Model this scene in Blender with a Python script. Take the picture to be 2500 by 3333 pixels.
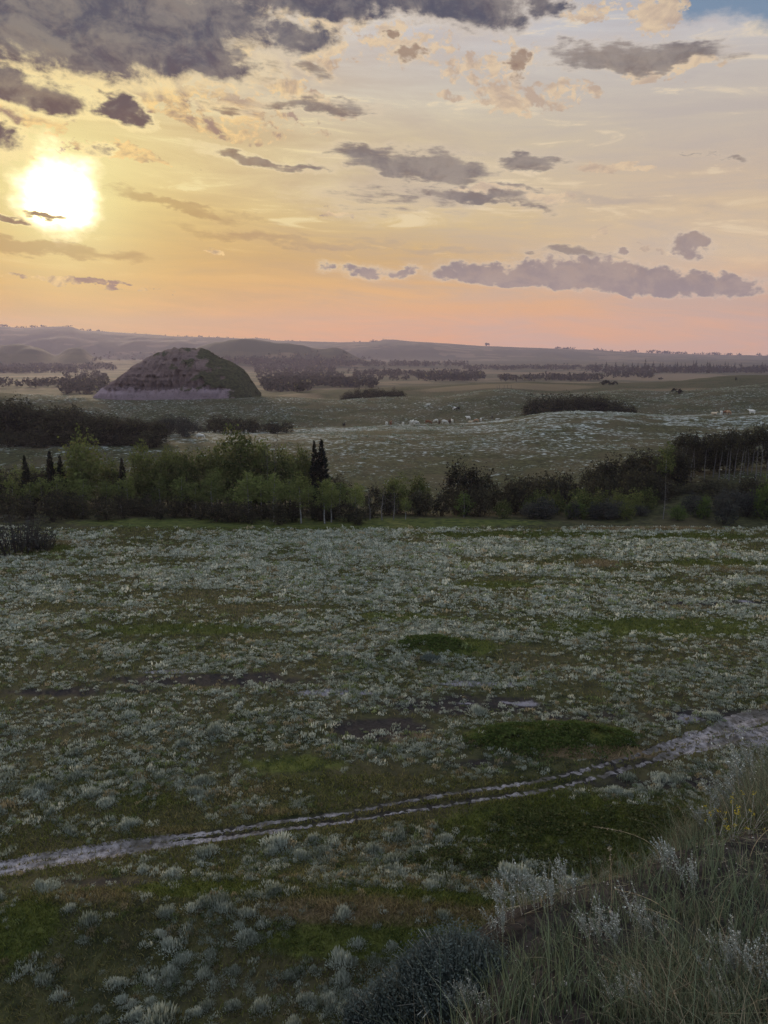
import bpy, math, random
import numpy as np
from mathutils import Vector

# ------------------------------------------------------------------ scene, camera, world, sun
scene = bpy.context.scene
COL = scene.collection
for o in list(bpy.data.objects):
    bpy.data.objects.remove(o)
rng = np.random.default_rng(7)
random.seed(7)
R = math.radians

scene.render.engine = 'CYCLES'
scene.render.resolution_x, scene.render.resolution_y = 768, 1024
scene.cycles.use_denoising = True
scene.cycles.denoiser = 'OPENIMAGEDENOISE'
scene.cycles.denoising_input_passes = 'RGB_ALBEDO_NORMAL'
scene.cycles.denoising_prefilter = 'NONE'
scene.cycles.max_bounces = 4
scene.cycles.diffuse_bounces = 2
scene.cycles.glossy_bounces = 1
scene.cycles.transmission_bounces = 2
scene.cycles.volume_bounces = 1
scene.cycles.transparent_max_bounces = 4
scene.cycles.caustics_reflective = False
scene.cycles.caustics_refractive = False
scene.view_settings.view_transform = 'Standard'
scene.view_settings.look = 'None'
scene.view_settings.exposure = 0.0
scene.view_settings.gamma = 1.0

H = 26.0                     # eye height above the valley floor, metres
PITCH = R(11.83)
FOC = 2518.0                 # focal length in pixels of the 2500 x 3333 photograph
CX, CY = 1250.0, 1666.5
cam_d = bpy.data.cameras.new('camera')
cam = bpy.data.objects.new('camera', cam_d)
COL.objects.link(cam)
cam.location = (0, 0, H)
cam.rotation_euler = (math.pi / 2 - PITCH, 0, 0)
cam_d.sensor_width = 36.0
cam_d.lens = 36.0 * FOC / 3333.0
cam_d.clip_start = 0.05
cam_d.clip_end = 30000
scene.camera = cam

def ray(xs, ys):
    """direction of the line of sight through a point of the photograph (source pixels)"""
    dx = (np.asarray(xs, float) - CX) / FOC
    dy = (CY - np.asarray(ys, float)) / FOC
    return dx, math.cos(PITCH) + dy * math.sin(PITCH), -math.sin(PITCH) + dy * math.cos(PITCH)

def tan_el(ys):
    _, y, z = ray(0, ys)
    return z / y

def azel(xs, ys):
    x, y, z = ray(xs, ys)
    return math.degrees(math.atan2(x, y)), math.degrees(math.atan2(z, math.hypot(x, y)))

def lin(r, g, b):
    f = lambda c: (c / 255 / 12.92) if c / 255 <= 0.04045 else ((c / 255 + 0.055) / 1.055) ** 2.4
    return (f(r), f(g), f(b), 1.0)

SUN_AZ, SUN_EL = azel(195, 625)

class Nodes:
    """small helper that writes node graphs"""
    def __init__(self, tree):
        self.t = tree; self.n = tree.nodes; self.l = tree.links
    def new(self, kind, **kw):
        n = self.n.new(kind)
        for k, v in kw.items(): setattr(n, k, v)
        return n
    def put(self, sock, v):
        if isinstance(v, bpy.types.NodeSocket): self.l.new(v, sock)
        elif v is not None: sock.default_value = v
    def math(self, op, a, b=None, c=None, clamp=False):
        n = self.new('ShaderNodeMath', operation=op); n.use_clamp = clamp
        for i, v in enumerate((a, b, c)):
            if v is not None: self.put(n.inputs[i], v)
        return n.outputs[0]
    def add(self, a, b): return self.math('ADD', a, b)
    def sub(self, a, b): return self.math('SUBTRACT', a, b)
    def mul(self, a, b): return self.math('MULTIPLY', a, b)
    def mad(self, a, b, c): return self.math('MULTIPLY_ADD', a, b, c)
    def maxi(self, a, b): return self.math('MAXIMUM', a, b)
    def mini(self, a, b): return self.math('MINIMUM', a, b)
    def step(self, x, lo, hi):
        n = self.new('ShaderNodeMapRange', interpolation_type='SMOOTHSTEP'); n.clamp = True
        self.put(n.inputs[0], x); self.put(n.inputs[1], lo); self.put(n.inputs[2], hi)
        return n.outputs[0]
    def ramp01(self, x, lo, hi, a=0.0, b=1.0):
        n = self.new('ShaderNodeMapRange'); n.clamp = True
        for i, v in enumerate((x, lo, hi, a, b)): self.put(n.inputs[i], v)
        return n.outputs[0]
    def dot(self, v, c):
        n = self.new('ShaderNodeVectorMath', operation='DOT_PRODUCT')
        self.put(n.inputs[0], v); self.put(n.inputs[1], c)
        return n.outputs['Value']
    def vmul(self, v, c):
        n = self.new('ShaderNodeVectorMath', operation='MULTIPLY')
        self.put(n.inputs[0], v); self.put(n.inputs[1], c)
        return n.outputs[0]
    def vadd(self, v, c):
        n = self.new('ShaderNodeVectorMath', operation='ADD')
        self.put(n.inputs[0], v); self.put(n.inputs[1], c)
        return n.outputs[0]
    def xyz(self, x, y, z):
        n = self.new('ShaderNodeCombineXYZ')
        for i, v in enumerate((x, y, z)): self.put(n.inputs[i], v)
        return n.outputs[0]
    def noise(self, vec, scale, detail=4.0, rough=0.5, dist=0.0, out=0, lac=2.0):
        n = self.new('ShaderNodeTexNoise')
        self.put(n.inputs['Vector'], vec)
        n.inputs['Scale'].default_value = scale; n.inputs['Detail'].default_value = detail
        n.inputs['Roughness'].default_value = rough; n.inputs['Distortion'].default_value = dist
        n.inputs['Lacunarity'].default_value = lac
        return n.outputs[out]
    def mix(self, f, a, b, mode='MIX'):
        n = self.new('ShaderNodeMix', data_type='RGBA', blend_type=mode); n.clamp_factor = True
        self.put(n.inputs[0], f); self.put(n.inputs[6], a); self.put(n.inputs[7], b)
        return n.outputs[2]
    def ramp(self, x, stops, interp='LINEAR'):
        n = self.new('ShaderNodeValToRGB'); cr = n.color_ramp; cr.interpolation = interp
        while len(cr.elements) < len(stops): cr.elements.new(0.5)
        for e, (p, c) in zip(cr.elements, stops):
            e.position = p; e.color = c if len(c) == 4 else (*c, 1)
        self.put(n.inputs[0], x)
        return n.outputs[0]
    def attr(self, name, out='Fac'):
        n = self.new('ShaderNodeAttribute', attribute_name=name)
        return n.outputs[out]

# --------------------------- sky
world = bpy.data.worlds.new('World'); scene.world = world; world.use_nodes = True
world.cycles.sampling_method = 'MANUAL'; world.cycles.sample_map_resolution = 1024
T = Nodes(world.node_tree); T.n.clear()
gen = T.new('ShaderNodeTexCoord').outputs['Generated']
sep = T.new('ShaderNodeSeparateXYZ'); T.put(sep.inputs[0], gen)
DEG = 180 / math.pi
U = T.mul(T.math('ARCTAN2', sep.outputs[0], sep.outputs[1]), DEG)      # bearing, degrees
V = T.mul(T.math('ARCSINE', sep.outputs[2]), DEG)                      # elevation, degrees
sun_dir = Vector((math.sin(R(SUN_AZ)) * math.cos(R(SUN_EL)), math.cos(R(SUN_AZ)) * math.cos(R(SUN_EL)), math.sin(R(SUN_EL))))
gd = T.mul(T.math('ARCCOSINE', T.math('MINIMUM', T.dot(gen, tuple(sun_dir)), 0.999999)), DEG)   # degrees from the sun

def el_of(ys): return math.degrees(math.atan(tan_el(ys)))
def sky_ramp(stops):
    st = sorted((max(0.0, el_of(y * 1.507) / 25.0), lin(*c)) for y, c in stops)
    return T.ramp(T.mul(V, 1 / 25.0), st)
left = sky_ramp([(735, (226, 152, 50)), (690, (228, 156, 44)), (620, (226, 160, 46)), (540, (222, 164, 62)), (470, (234, 190, 90)), (380, (244, 214, 140)), (280, (236, 208, 150)), (190, (206, 186, 160)), (60, (160, 152, 160))])
midr = sky_ramp([(750, (238, 158, 88)), (700, (236, 164, 88)), (640, (232, 176, 104)), (560, (214, 172, 100)), (480, (220, 192, 132)), (400, (218, 198, 156)), (300, (216, 198, 160)), (190, (214, 206, 190)), (70, (206, 204, 206))])
righ = sky_ramp([(765, (236, 168, 112)), (710, (234, 172, 116)), (650, (226, 174, 128)), (560, (224, 196, 158)), (480, (218, 192, 154)), (390, (208, 186, 158)), (300, (204, 190, 170)), (180, (198, 190, 182)), (100, (200, 196, 196)), (20, (176, 184, 196))])
base = T.mix(T.step(U, -24, 0), left, midr)
base = T.mix(T.step(U, 0, 22), base, righ)
# layered high cloud: long streaks, a little tilted
P = T.xyz(U, T.mad(U, 0.05, V), 1.0)
st = T.noise(T.vmul(P, (0.05, 0.42, 1)), 1.0, 6, 0.62, 0.8)
st2 = T.noise(T.vmul(P, (0.13, 0.75, 3)), 1.0, 5, 0.6, 1.2)
stv = T.step(T.mad(st, 0.65, T.mul(st2, 0.35)), 0.36, 0.66)
base = T.mix(T.mul(T.sub(1.0, stv), 0.50), base, T.mix(T.step(U, -20, 12), lin(184, 134, 72), lin(178, 168, 168)))
base = T.mix(T.mul(T.step(T.mul(st2, stv), 0.36, 0.62), T.mul(T.step(V, 4, 9), 0.60)), base, T.mix(T.step(gd, 8, 30), lin(250, 230, 172), lin(236, 216, 184)))
# clear blue gap up on the right
gap = T.step(T.add(T.math('SQRT', T.add(T.math('POWER', T.dot(P, (1/12., 0, -azel(2420, 0)[0]/12.)), 2.0), T.math('POWER', T.dot(P, (0.28/5., 1/4.0, -(azel(2420, 0)[1]+azel(2420, 0)[0]*0.33+1.2)/4.0)), 2.0))), T.mul(T.sub(T.noise(T.vmul(P, (.5, 1, 1)), 0.6, 5, .6), .5), 0.9)), 1.02, 0.72)
base = T.mix(T.mul(gap, .9), base, lin(108, 136, 164))
# blown-out veil round the sun
warp = T.noise(T.vmul(P, (1, 1.6, 1)), 0.28, 4, 0.6)
gdw = T.add(gd, T.mul(T.sub(warp, 0.5), 3.4))
core = T.step(gdw, 3.1, 0.4)
halo = T.add(T.mul(T.math('EXPONENT', T.mul(gd, -1 / 3.6)), .85), T.mul(T.math('EXPONENT', T.mul(gd, -1 / 9.0)), .28))
base = T.mix(T.math('MULTIPLY', halo, 1.15, clamp=True), base, lin(255, 244, 170))

w1 = T.noise(T.vmul(P, (0.7, 1.3, 1)), 0.30, 4, 0.6, 0.0, 1)
w2 = T.noise(T.vmul(P, (0.6, 1.5, 3)), 1.1, 4, 0.6, 0.0, 1)
PW = T.vadd(P, T.vadd(T.vmul(T.vadd(w1, (-.5, -.5, 0)), (5.5, 2.2, 0)), T.vmul(T.vadd(w2, (-.5, -.5, 0)), (2.6, 1.1, 0))))
PH = T.vadd(P, T.vmul(T.vadd(w2, (-.5, -.5, 0)), (1.6, .7, 0)))
def field(items, PW):
    """greatest of many soft ellipses, each given in 1659-wide picture units turned into bearing and elevation"""
    acc = None
    for it in items:
        cx, cy, rx, ru, rd = it[:5]; rot = it[5] if len(it) > 5 else 0.0; w = it[6] if len(it) > 6 else 1.0
        u0, v0 = azel(cx * 1.507, cy * 1.507); v0 += 0.05 * u0
        k = DEG * 1.507 / FOC * math.cos(R(v0))
        a, bu, bd = rx * k, ru * k, rd * k
        c, s = math.cos(R(rot)), math.sin(R(rot))
        e1 = T.dot(PW, (c / a, s / a, -(c * u0 + s * v0) / a))
        e2 = T.dot(PW, (-s / bu, c / bu, (s * u0 - c * v0) / bu))
        if abs(bu - bd) > 1e-6: e2 = T.maxi(e2, T.mul(e2, -bu / bd))
        d = T.mul(T.mad(e1, e1, T.mul(e2, e2)), -w)
        d = T.add(d, w)
        acc = d if acc is None else T.maxi(acc, d)
    return acc

n_big = T.noise(T.vmul(P, (0.8, 1.15, 1)), 0.42, 7, 0.6, 0.5)
n_str = T.noise(T.vmul(P, (0.45, 2.0, 4)), 0.42, 6, 0.6, 0.4)
n_lit = T.noise(T.vadd(T.vmul(P, (0.8, 1.15, 1)), (0.35, 0.45, 0)), 0.42, 4, 0.6, 0.5)
n_fin = T.noise(T.vmul(P, (0.85, 1.2, 7)), 1.7, 6, 0.62, 0.3)
n_fst = T.noise(T.vmul(P, (0.4, 2.2, 9)), 1.1, 5, 0.62, 0.3)
nb = T.mad(T.sub(n_fin, 0.5), 1.25, T.sub(n_big, 0.5)); ns = T.mad(T.sub(n_fst, 0.5), 0.7, T.sub(n_str, 0.5))

BIG = [(120, 50, 430, 150, 96, 0, 1.7), (455, 125, 115, 50, 44, -12, 1.5), (300, 20, 360, 100, 80, 0, 1.6), (640, 5, 280, 60, 34, 0, 1.3), (1045, 5, 105, 60, 62, 0, 1.4), (1165, 10, 70, 50, 38, 0, 1.3), (905, 5, 220, 50, 34, 0, 1.3),
       (640, 78, 110, 32, 34, 0, 1.3), (55, 190, 150, 38, 36, -8, 1.4), (252, 234, 50, 26, 28, 0, 1.3), (5, 292, 45, 30, 42), (300, 255, 34, 14, 26, -30), (222, 322, 22, 9, 12)]
HUM = [(1090, 602, 175, 34, 18, -1, 1.5), (1255, 598, 170, 46, 32, 0, 1.6), (1400, 612, 200, 38, 30, -1, 1.6), (1560, 624, 110, 34, 20, 0, 1.4), (1000, 590, 62, 26, 18), (1240, 572, 60, 22, 12), (1180, 585, 60, 24, 12), (1330, 585, 60, 20, 12),
       (1490, 530, 52, 32, 32, 0, 1.2), (1345, 545, 18, 11, 10), (706, 575, 22, 12, 12), (800, 587, 72, 16, 16, -3), (880, 587, 30, 16, 14, 20), (1120, 140, 34, 34, 34, 20), (880, 116, 50, 20, 20, 10), (845, 78, 26, 12, 10)]
LEN = [(1375, 120, 225, 30, 27, -1, 1.7), (1230, 100, 24, 16, 12), (698, 234, 140, 20, 14, 2, 1.4), (695, 148, 52, 14, 22, -18), (585, 150, 40, 22, 24), (495, 240, 54, 11, 11), (905, 360, 205, 36, 30, -3, 1.7), (1150, 352, 80, 24, 21, 2, 1.6),
       (565, 345, 125, 13, 12, -4, 1.3), (1060, 425, 145, 16, 15, -3, 1.3), (1240, 546, 84, 17, 10, -3, 1.4), (1572, 344, 42, 8, 8), (1512, 336, 44, 4, 4, -2), (1388, 297, 12, 5, 5), (20, 457, 40, 7, 7, -8, 1.5), (105, 462, 44, 7, 7, -8, 1.6), (1120, 405, 90, 7, 7, -4),
       (860, 440, 150, 34, 30, -3, .62), (1290, 100, 70, 10, 10)]
PUF = [(340, 195, 270, 58, 52, -6), (130, 160, 150, 20, 20, -5), (470, 215, 120, 48, 44, -5), (60, 230, 90, 44, 40), (1075, 175, 95, 70, 55, 0), (880, 110, 100, 46, 32), (700, 100, 70, 40, 60, -20), (650, 200, 110, 22, 22, -14),
       (1210, 195, 80, 30, 26), (975, 212, 50, 12, 10), (560, 20, 80, 25, 22, 20), (520, 110, 42, 60, 50, -40), (690, 35, 90, 30, 26), (740, 456, 46, 9, 9, -6), (460, 537, 22, 4, 4), (1330, 358, 80, 10, 9, -3), (190, 607, 160, 6, 6, -1),
       (1430, 10, 50, 40, 45, -10), (1300, 25, 70, 26, 22), (420, 265, 130, 18, 16, -6), (1110, 415, 130, 12, 12, -4), (1440, 150, 130, 16, 12), (1305, 505, 16, 12, 12), (1410, 540, 26, 10, 12, -30), (260, 330, 140, 14, 12, -4)]
SMO = [(375, 443, 150, 15, 15, -12), (60, 530, 260, 17, 17, -2), (900, 400, 200, 60, 60, -3, .8), (1350, 430, 200, 18, 18, -4, .7), (620, 520, 260, 14, 14, -2, .8), (900, 530, 320, 14, 14, -3, .6), (520, 470, 130, 10, 10, -5, .6)]
nbb = T.mad(T.sub(n_fin, 0.5), 0.40, T.sub(n_big, 0.5)); nbh = T.mad(T.sub(n_fin, 0.5), 1.0, T.mul(T.sub(n_big, 0.5), 0.45))
dB = T.mad(nbb, 2.2, field(BIG, PW)); 
vor = T.new('ShaderNodeTexVoronoi'); vor.feature = 'SMOOTH_F1'; T.put(vor.inputs['Vector'], T.vadd(T.vmul(P, (1, 1.25, 1)), T.vmul(w2, (.5, .5, 0)))); vor.inputs['Scale'].default_value = 0.95; vor.inputs['Smoothness'].default_value = .25; vor.inputs['Detail'].default_value = 2.0
dH = T.mad(nbh, 1.5, T.mad(vor.outputs['Distance'], -1.0, T.add(field(HUM, PH), .78))); dL = T.mad(ns, 2.9, field(LEN, PW)); dP = T.mad(nb, 3.6, field(PUF, PW)); dS = T.mad(ns, 1.2, field(SMO, PW))
near = T.math('EXPONENT', T.mul(gd, -1 / 11.0))
rim = T.mix(T.math('MULTIPLY', near, 1.6, clamp=True), lin(222, 204, 184), lin(255, 232, 164))
pale = T.mix(T.step(V, 5, 12), lin(238, 192, 150), lin(232, 214, 188))
sky = T.mix(T.mul(T.step(dS, 0.05, 0.8), 0.45), base, T.mix(T.step(U, -16, 6), lin(158, 112, 58), lin(170, 156, 150)))
puff_c = T.mix(T.step(T.sub(n_big, n_lit), -0.10, 0.16), T.mix(T.step(gd, 6, 26), lin(252, 214, 140), lin(226, 200, 164)), T.mix(T.step(gd, 6, 26), lin(146, 114, 104), lin(188, 164, 144)))
sky = T.mix(T.mul(T.step(dP, 0.06, 0.75), 0.86), sky, puff_c)
def dark(sky, d, lo, mid, hi, col, a=0.96):
    col = T.mix(T.mul(T.step(T.mad(n_fin, .25, T.mul(n_big, .75)), .62, .40), .20), col, T.mix(0.5, rim, pale))
    c = T.mix(T.step(d, mid, hi), T.mix(0.75, T.mix(0.35, sky, pale), rim), col)
    sky = T.mix(T.mul(T.step(d, -0.9, 0.25), T.math('MULTIPLY', near, 1.5, clamp=True)), sky, rim)
    return T.mix(T.mul(T.step(d, -0.12, lo), a), sky, c)
shade = T.mul(T.sub(n_lit, n_big), 1.2)
colH = T.mix(T.add(T.step(V, 5, 14), shade), lin(142, 128, 128), lin(138, 112, 96))
colL = T.mix(T.add(T.step(gd, 6, 22), shade), lin(132, 100, 68), lin(116, 108, 108))
colB = T.mix(T.add(T.step(V, 13.5, 20), shade), lin(96, 76, 76), lin(72, 75, 92))
colB = T.mix(T.mul(T.step(n_str, 0.5, 0.75), 0.12), colB, lin(130, 120, 126))
sky = T.mix(core, sky, (1, 1, 1, 1))
sky = dark(sky, dL, 1.35, 0.10, 1.0, colL, 0.93)
sky = dark(sky, dH, 0.62, 0.06, 0.75, colH, 0.93)
sky = dark(sky, dB, 1.05, 0.10, 1.1, colB, 0.97)
# the sun's own light through the veil, far brighter than the picture can show
lift = T.mad(T.mul(core, T.sub(1.0, T.step(T.maxi(dL, dB), -0.12, 0.3))), 2.2, 1.0)
SKY_GAIN = 0.99
bgA = T.new('ShaderNodeBackground'); T.put(bgA.inputs[0], sky); T.put(bgA.inputs[1], T.mul(lift, SKY_GAIN))
# the rest of the sky: faint Nishita dusk plus an added fill, above and behind
nish = T.new('ShaderNodeTexSky', sky_type='NISHITA'); nish.sun_disc = False
nish.sun_elevation = R(SUN_EL); nish.sun_rotation = R(SUN_AZ)
nish.air_density = 1.2; nish.dust_density = 1.5
bgN = T.new('ShaderNodeBackground'); T.put(bgN.inputs[0], nish.outputs[0]); T.put(bgN.inputs[1], 0.08)
bgC = T.new('ShaderNodeBackground')  # added blue-grey fill in the unseen sky, its strength raised to brighten the ground
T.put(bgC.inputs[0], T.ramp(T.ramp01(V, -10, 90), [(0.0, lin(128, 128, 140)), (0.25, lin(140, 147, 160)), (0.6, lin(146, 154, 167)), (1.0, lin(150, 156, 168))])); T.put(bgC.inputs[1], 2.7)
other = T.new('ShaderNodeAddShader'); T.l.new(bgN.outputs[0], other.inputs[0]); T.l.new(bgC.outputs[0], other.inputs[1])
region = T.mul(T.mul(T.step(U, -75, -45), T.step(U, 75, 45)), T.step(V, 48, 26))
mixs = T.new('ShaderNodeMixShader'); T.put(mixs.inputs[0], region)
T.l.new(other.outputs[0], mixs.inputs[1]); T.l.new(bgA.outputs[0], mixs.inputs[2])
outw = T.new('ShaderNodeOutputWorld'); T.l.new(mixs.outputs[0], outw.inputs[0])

sun_l = bpy.data.lights.new('sun', 'SUN'); sun_l.energy = 2.6; sun_l.angle = R(8.0); sun_l.color = (1.0, 0.78, 0.52)
sun_o = bpy.data.objects.new('sun', sun_l); COL.objects.link(sun_o)
sun_o.rotation_euler = (-sun_dir).to_track_quat('-Z', 'Y').to_euler()

# ------------------------------------------------------------------ number helpers
def hash2(ix, iy, seed):
    h = (ix.astype(np.int64) * 374761393 + iy.astype(np.int64) * 668265263 + seed * 1442695041) & 0x7fffffff
    h = ((h ^ (h >> 13)) * 1274126177) & 0x7fffffff
    return ((h ^ (h >> 16)) & 0xffff) / 65535.0

def vnoise(x, y, seed=0):
    ix = np.floor(x); iy = np.floor(y); fx = x - ix; fy = y - iy
    fx = fx * fx * (3 - 2 * fx); fy = fy * fy * (3 - 2 * fy)
    a = hash2(ix, iy, seed); b = hash2(ix + 1, iy, seed); c = hash2(ix, iy + 1, seed); d = hash2(ix + 1, iy + 1, seed)
    return (a + (b - a) * fx) * (1 - fy) + (c + (d - c) * fx) * fy

def fbm(x, y, seed=0, octv=4, gain=0.5):
    s = 0.0; amp = 1.0; tot = 0.0
    for k in range(octv):
        s = s + amp * vnoise(x * 2 ** k + 17.3 * k, y * 2 ** k - 9.1 * k, seed + k); tot += amp; amp *= gain
    return s / tot

def sstep(x, a, b):
    t = np.clip((x - a) / (b - a), 0, 1)
    return t * t * (3 - 2 * t)

# ------------------------------------------------------------------ the lie of the land
XS = np.arange(-3000.0, 5600.0, 10.0)
def poly(pts, sig=3):
    y = np.interp(XS, [p[0] for p in pts], [p[1] for p in pts])
    k = np.exp(-0.5 * (np.arange(-4 * sig, 4 * sig + 1) / sig) ** 2) if sig else np.array([1.0])
    return np.convolve(np.pad(y, 4 * sig, mode='edge'), k / k.sum(), 'valid')
def const(z): return np.full(XS.shape, float(z))
def at_row(pts, depth, sig=3): return H + tan_el(poly(pts, sig)) * depth
CREST = [(-400, 1450), (0, 1432), (300, 1420), (520, 1402), (850, 1398), (1100, 1394), (1300, 1386), (1500, 1377), (1650, 1364), (1750, 1346), (1900, 1343), (2050, 1346), (2180, 1352), (2350, 1348), (2500, 1340), (3000, 1320)]
RIDGE = [(-400, 1278), (0, 1281), (330, 1293), (830, 1289), (900, 1287), (1000, 1300), (1090, 1306), (1150, 1302), (1400, 1292), (1550, 1276), (1620, 1264), (1700, 1272), (1760, 1285), (1900, 1276), (2010, 1268), (2150, 1276), (2300, 1266), (2500, 1252), (3000, 1240)]
FIELD = [(-400, 1285), (0, 1285), (700, 1290), (900, 1280), (1010, 1274), (1150, 1270), (1300, 1260), (1500, 1252), (1700, 1245), (1890, 1249), (2010, 1244), (2160, 1245), (2390, 1221), (2500, 1218), (3000, 1210)]
SPUR = [(-400, 1105), (0, 1118), (60, 1111), (120, 1117), (165, 1140), (190, 1160), (225, 1132), (280, 1129), (310, 1160), (350, 1170), (520, 1172), (600, 1135), (700, 1110), (760, 1104), (850, 1101), (930, 1110), (985, 1122), (1015, 1136), (1080, 1131), (1130, 1146), (1180, 1166), (1260, 1183), (2500, 1196), (3000, 1196)]
SKYL = [(-600, 1050), (0, 1062), (40, 1063), (75, 1068), (140, 1065), (215, 1063), (250, 1064), (280, 1076), (350, 1079), (420, 1084), (530, 1091), (560, 1095), (700, 1098), (800, 1102), (850, 1101), (900, 1109), (1000, 1111), (1100, 1114), (1210, 1113), (1236, 1111), (1246, 1105), (1285, 1106), (1330, 1111), (1450, 1118), (1560, 1126), (1700, 1131), (1900, 1138), (2100, 1149), (2300, 1154), (2500, 1158), (3200, 1168)]
BRINK = [(-600, 1100), (0, 1108), (300, 1104), (560, 1106), (850, 1128), (1000, 1136), (1100, 1128), (1200, 1120), (1300, 1120), (1500, 1132), (1700, 1140), (2000, 1155), (2500, 1172), (3200, 1180)]
BANK = [(-3000, -1.6), (1700, -2.2), (1950, -1.2), (2150, 1.2), (2500, 2.6), (3000, 4)]
ROWS = [(0.0, const(0)), (30.0, const(0)), (112.0, const(0)), (142.0, poly(BANK, 6)), (210.0, const(0.5)),
        (285.0, at_row(CREST, 285.0)), (335.0, at_row([(x, y + 16) for x, y in CREST], 335.0) - 3.0), (450.0, at_row(RIDGE, 450.0)), (505.0, at_row(RIDGE, 505.0) - 4.5),
        (620.0, at_row(FIELD, 620.0, 5)), (720.0, at_row(FIELD, 720.0, 5) - 6.0), (1100.0, const(-21)), (1500.0, const(-25)), (2150.0, const(-27)), (2560.0, at_row(SPUR, 2560.0, 1)), (2900.0, const(-20)),
        (3500.0, const(-16)), (4000.0, at_row(BRINK, 4000.0, 3)), (4700.0, at_row(SKYL, 4700.0, 0)), (5400.0, at_row(SKYL, 5400.0, 4) - 60.0)]
YR = np.array([r[0] for r in ROWS]); ZR = np.array([r[1] for r in ROWS])
sec = np.diff(ZR, axis=0) / np.diff(YR)[:, None]
MR = np.zeros_like(ZR)
p_, n_ = sec[:-1], sec[1:]
MR[1:-1] = np.where(p_ * n_ > 0, 2 * p_ * n_ / np.where(np.abs(p_ + n_) < 1e-9, 1e-9, p_ + n_), 0.0)

def rolling(x, y):
    """valley floor and hills, without the bluff under the camera"""
    yy = np.maximum(y, 1.0)
    xs = np.clip(CX + FOC * 1.012 * x / np.maximum(yy, 25.0), XS[0], XS[-1] - 1)
    yc = np.clip(yy, 0, YR[-1] - 1e-3)
    k = np.clip(np.searchsorted(YR, yc, side='right') - 1, 0, len(YR) - 2)
    h = YR[k + 1] - YR[k]; t = (yc - YR[k]) / h
    fi = (xs - XS[0]) / 10.0; i0 = fi.astype(int); fr = fi - i0
    g = lambda A, kk: A[kk, i0] * (1 - fr) + A[kk, i0 + 1] * fr
    z0, z1, m0, m1 = g(ZR, k), g(ZR, k + 1), g(MR, k), g(MR, k + 1)
    t2, t3 = t * t, t * t * t
    z = (2 * t3 - 3 * t2 + 1) * z0 + (t3 - 2 * t2 + t) * h * m0 + (-2 * t3 + 3 * t2) * z1 + (t3 - t2) * h * m1
    d = np.hypot(x, y)
    z = z + (fbm(x / 9, y / 9, 3, 3) - 0.5) * 0.34
    z = z + (fbm(x / 38, y / 38, 11, 4) - 0.5) * np.interp(d, [0, 110, 200, 600, 900, 5000], [0.5, 0.6, 2.0, 2.6, 3.0, 4.0])
    far = sstep(d, 1900, 2500)
    gul = np.abs(fbm(x / 210, y / 420, 23, 4) - 0.5) * 2
    return z - far * (1 - sstep(d, 4300, 4650)) * (0.42 - gul) * 26 * np.clip((z + 25) / 60, 0, 1)

E0 = np.array([0.22, 2.1]); EDIR = np.array([0.675, 0.738]); ENOR = np.array([-0.738, 0.675])
def bluff(x, y):
    """the bank the camera stands on; its brink runs ahead and to the right"""
    s = (x - E0[0]) * ENOR[0] + (y - E0[1]) * ENOR[1]
    l = (x - E0[0]) * EDIR[0] + (y - E0[1]) * EDIR[1]
    s = s + (fbm(l / 1.7, l * 0 + 3.1, 41, 3) - 0.5) * 0.9 + 0.035 * np.clip(l, 0, 30) ** 1.5 * 0.0
    z = H - 1.62 - 0.36 * y + 0.05 * x
    w = 0.9
    z = z - 1.75 * np.where(s > 0, s - w * (1 - np.exp(-np.maximum(s, 0) / w)), 0.0)
    return z + (fbm(x / 0.8, y / 0.8, 51, 4) - 0.5) * 0.22

KNOLLS = []
def ground_z(x, y):
    x = np.asarray(x, float); y = np.asarray(y, float)
    a = rolling(x, y)
    for kx, ky, rx, ry, kh in KNOLLS:
        a = a + kh * np.exp(-((x - kx) / rx) ** 2 - ((y - ky) / ry) ** 2)
    b = bluff(x, y)
    k = 0.7
    m = np.maximum(a, b)
    return m + np.log(np.exp((a - m) / k) + np.exp((b - m) / k)) * k

def hit(xs, ys, near=1.0, far=5200.0, n=4000):
    """where the line of sight through a photo point meets the land"""
    X, Y, Z = (float(v) for v in ray(xs, ys))
    d = np.geomspace(near, far, n)
    g = ground_z(X / Y * d, d); z = H + Z / Y * d
    w = np.nonzero(z < g)[0]
    if len(w) == 0: return None
    i = w[0]
    if i == 0: dd = d[0]
    else:
        a = (z - g)[i - 1]; b = (z - g)[i]
        dd = d[i - 1] + (d[i] - d[i - 1]) * a / (a - b)
    return np.array([X / Y * dd, dd, float(ground_z(X / Y * dd, dd))])
def flat(xs, ys, z=0.0):
    X, Y, Z = (float(v) for v in ray(xs, ys)); d = (z - H) / (Z / Y)
    return np.array([X / Y * d, d])
def at_depth(xs, ys, d):
    X, Y, Z = (float(v) for v in ray(xs, ys))
    return np.array([X / Y * d, d, H + Z / Y * d])
k0 = flat(1050, 2960); KNOLLS.append((k0[0], k0[1], 9.0, 2.6, 0.9))
k0 = flat(150, 3000); KNOLLS.append((k0[0], k0[1], 6.0, 3.0, 0.7))
k0 = flat(1380, 2110); KNOLLS.append((k0[0], k0[1], 5.5, 2.4, 0.6))
k0 = flat(1800, 2400); KNOLLS.append((k0[0], k0[1], 6.5, 2.2, 0.5))

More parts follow.
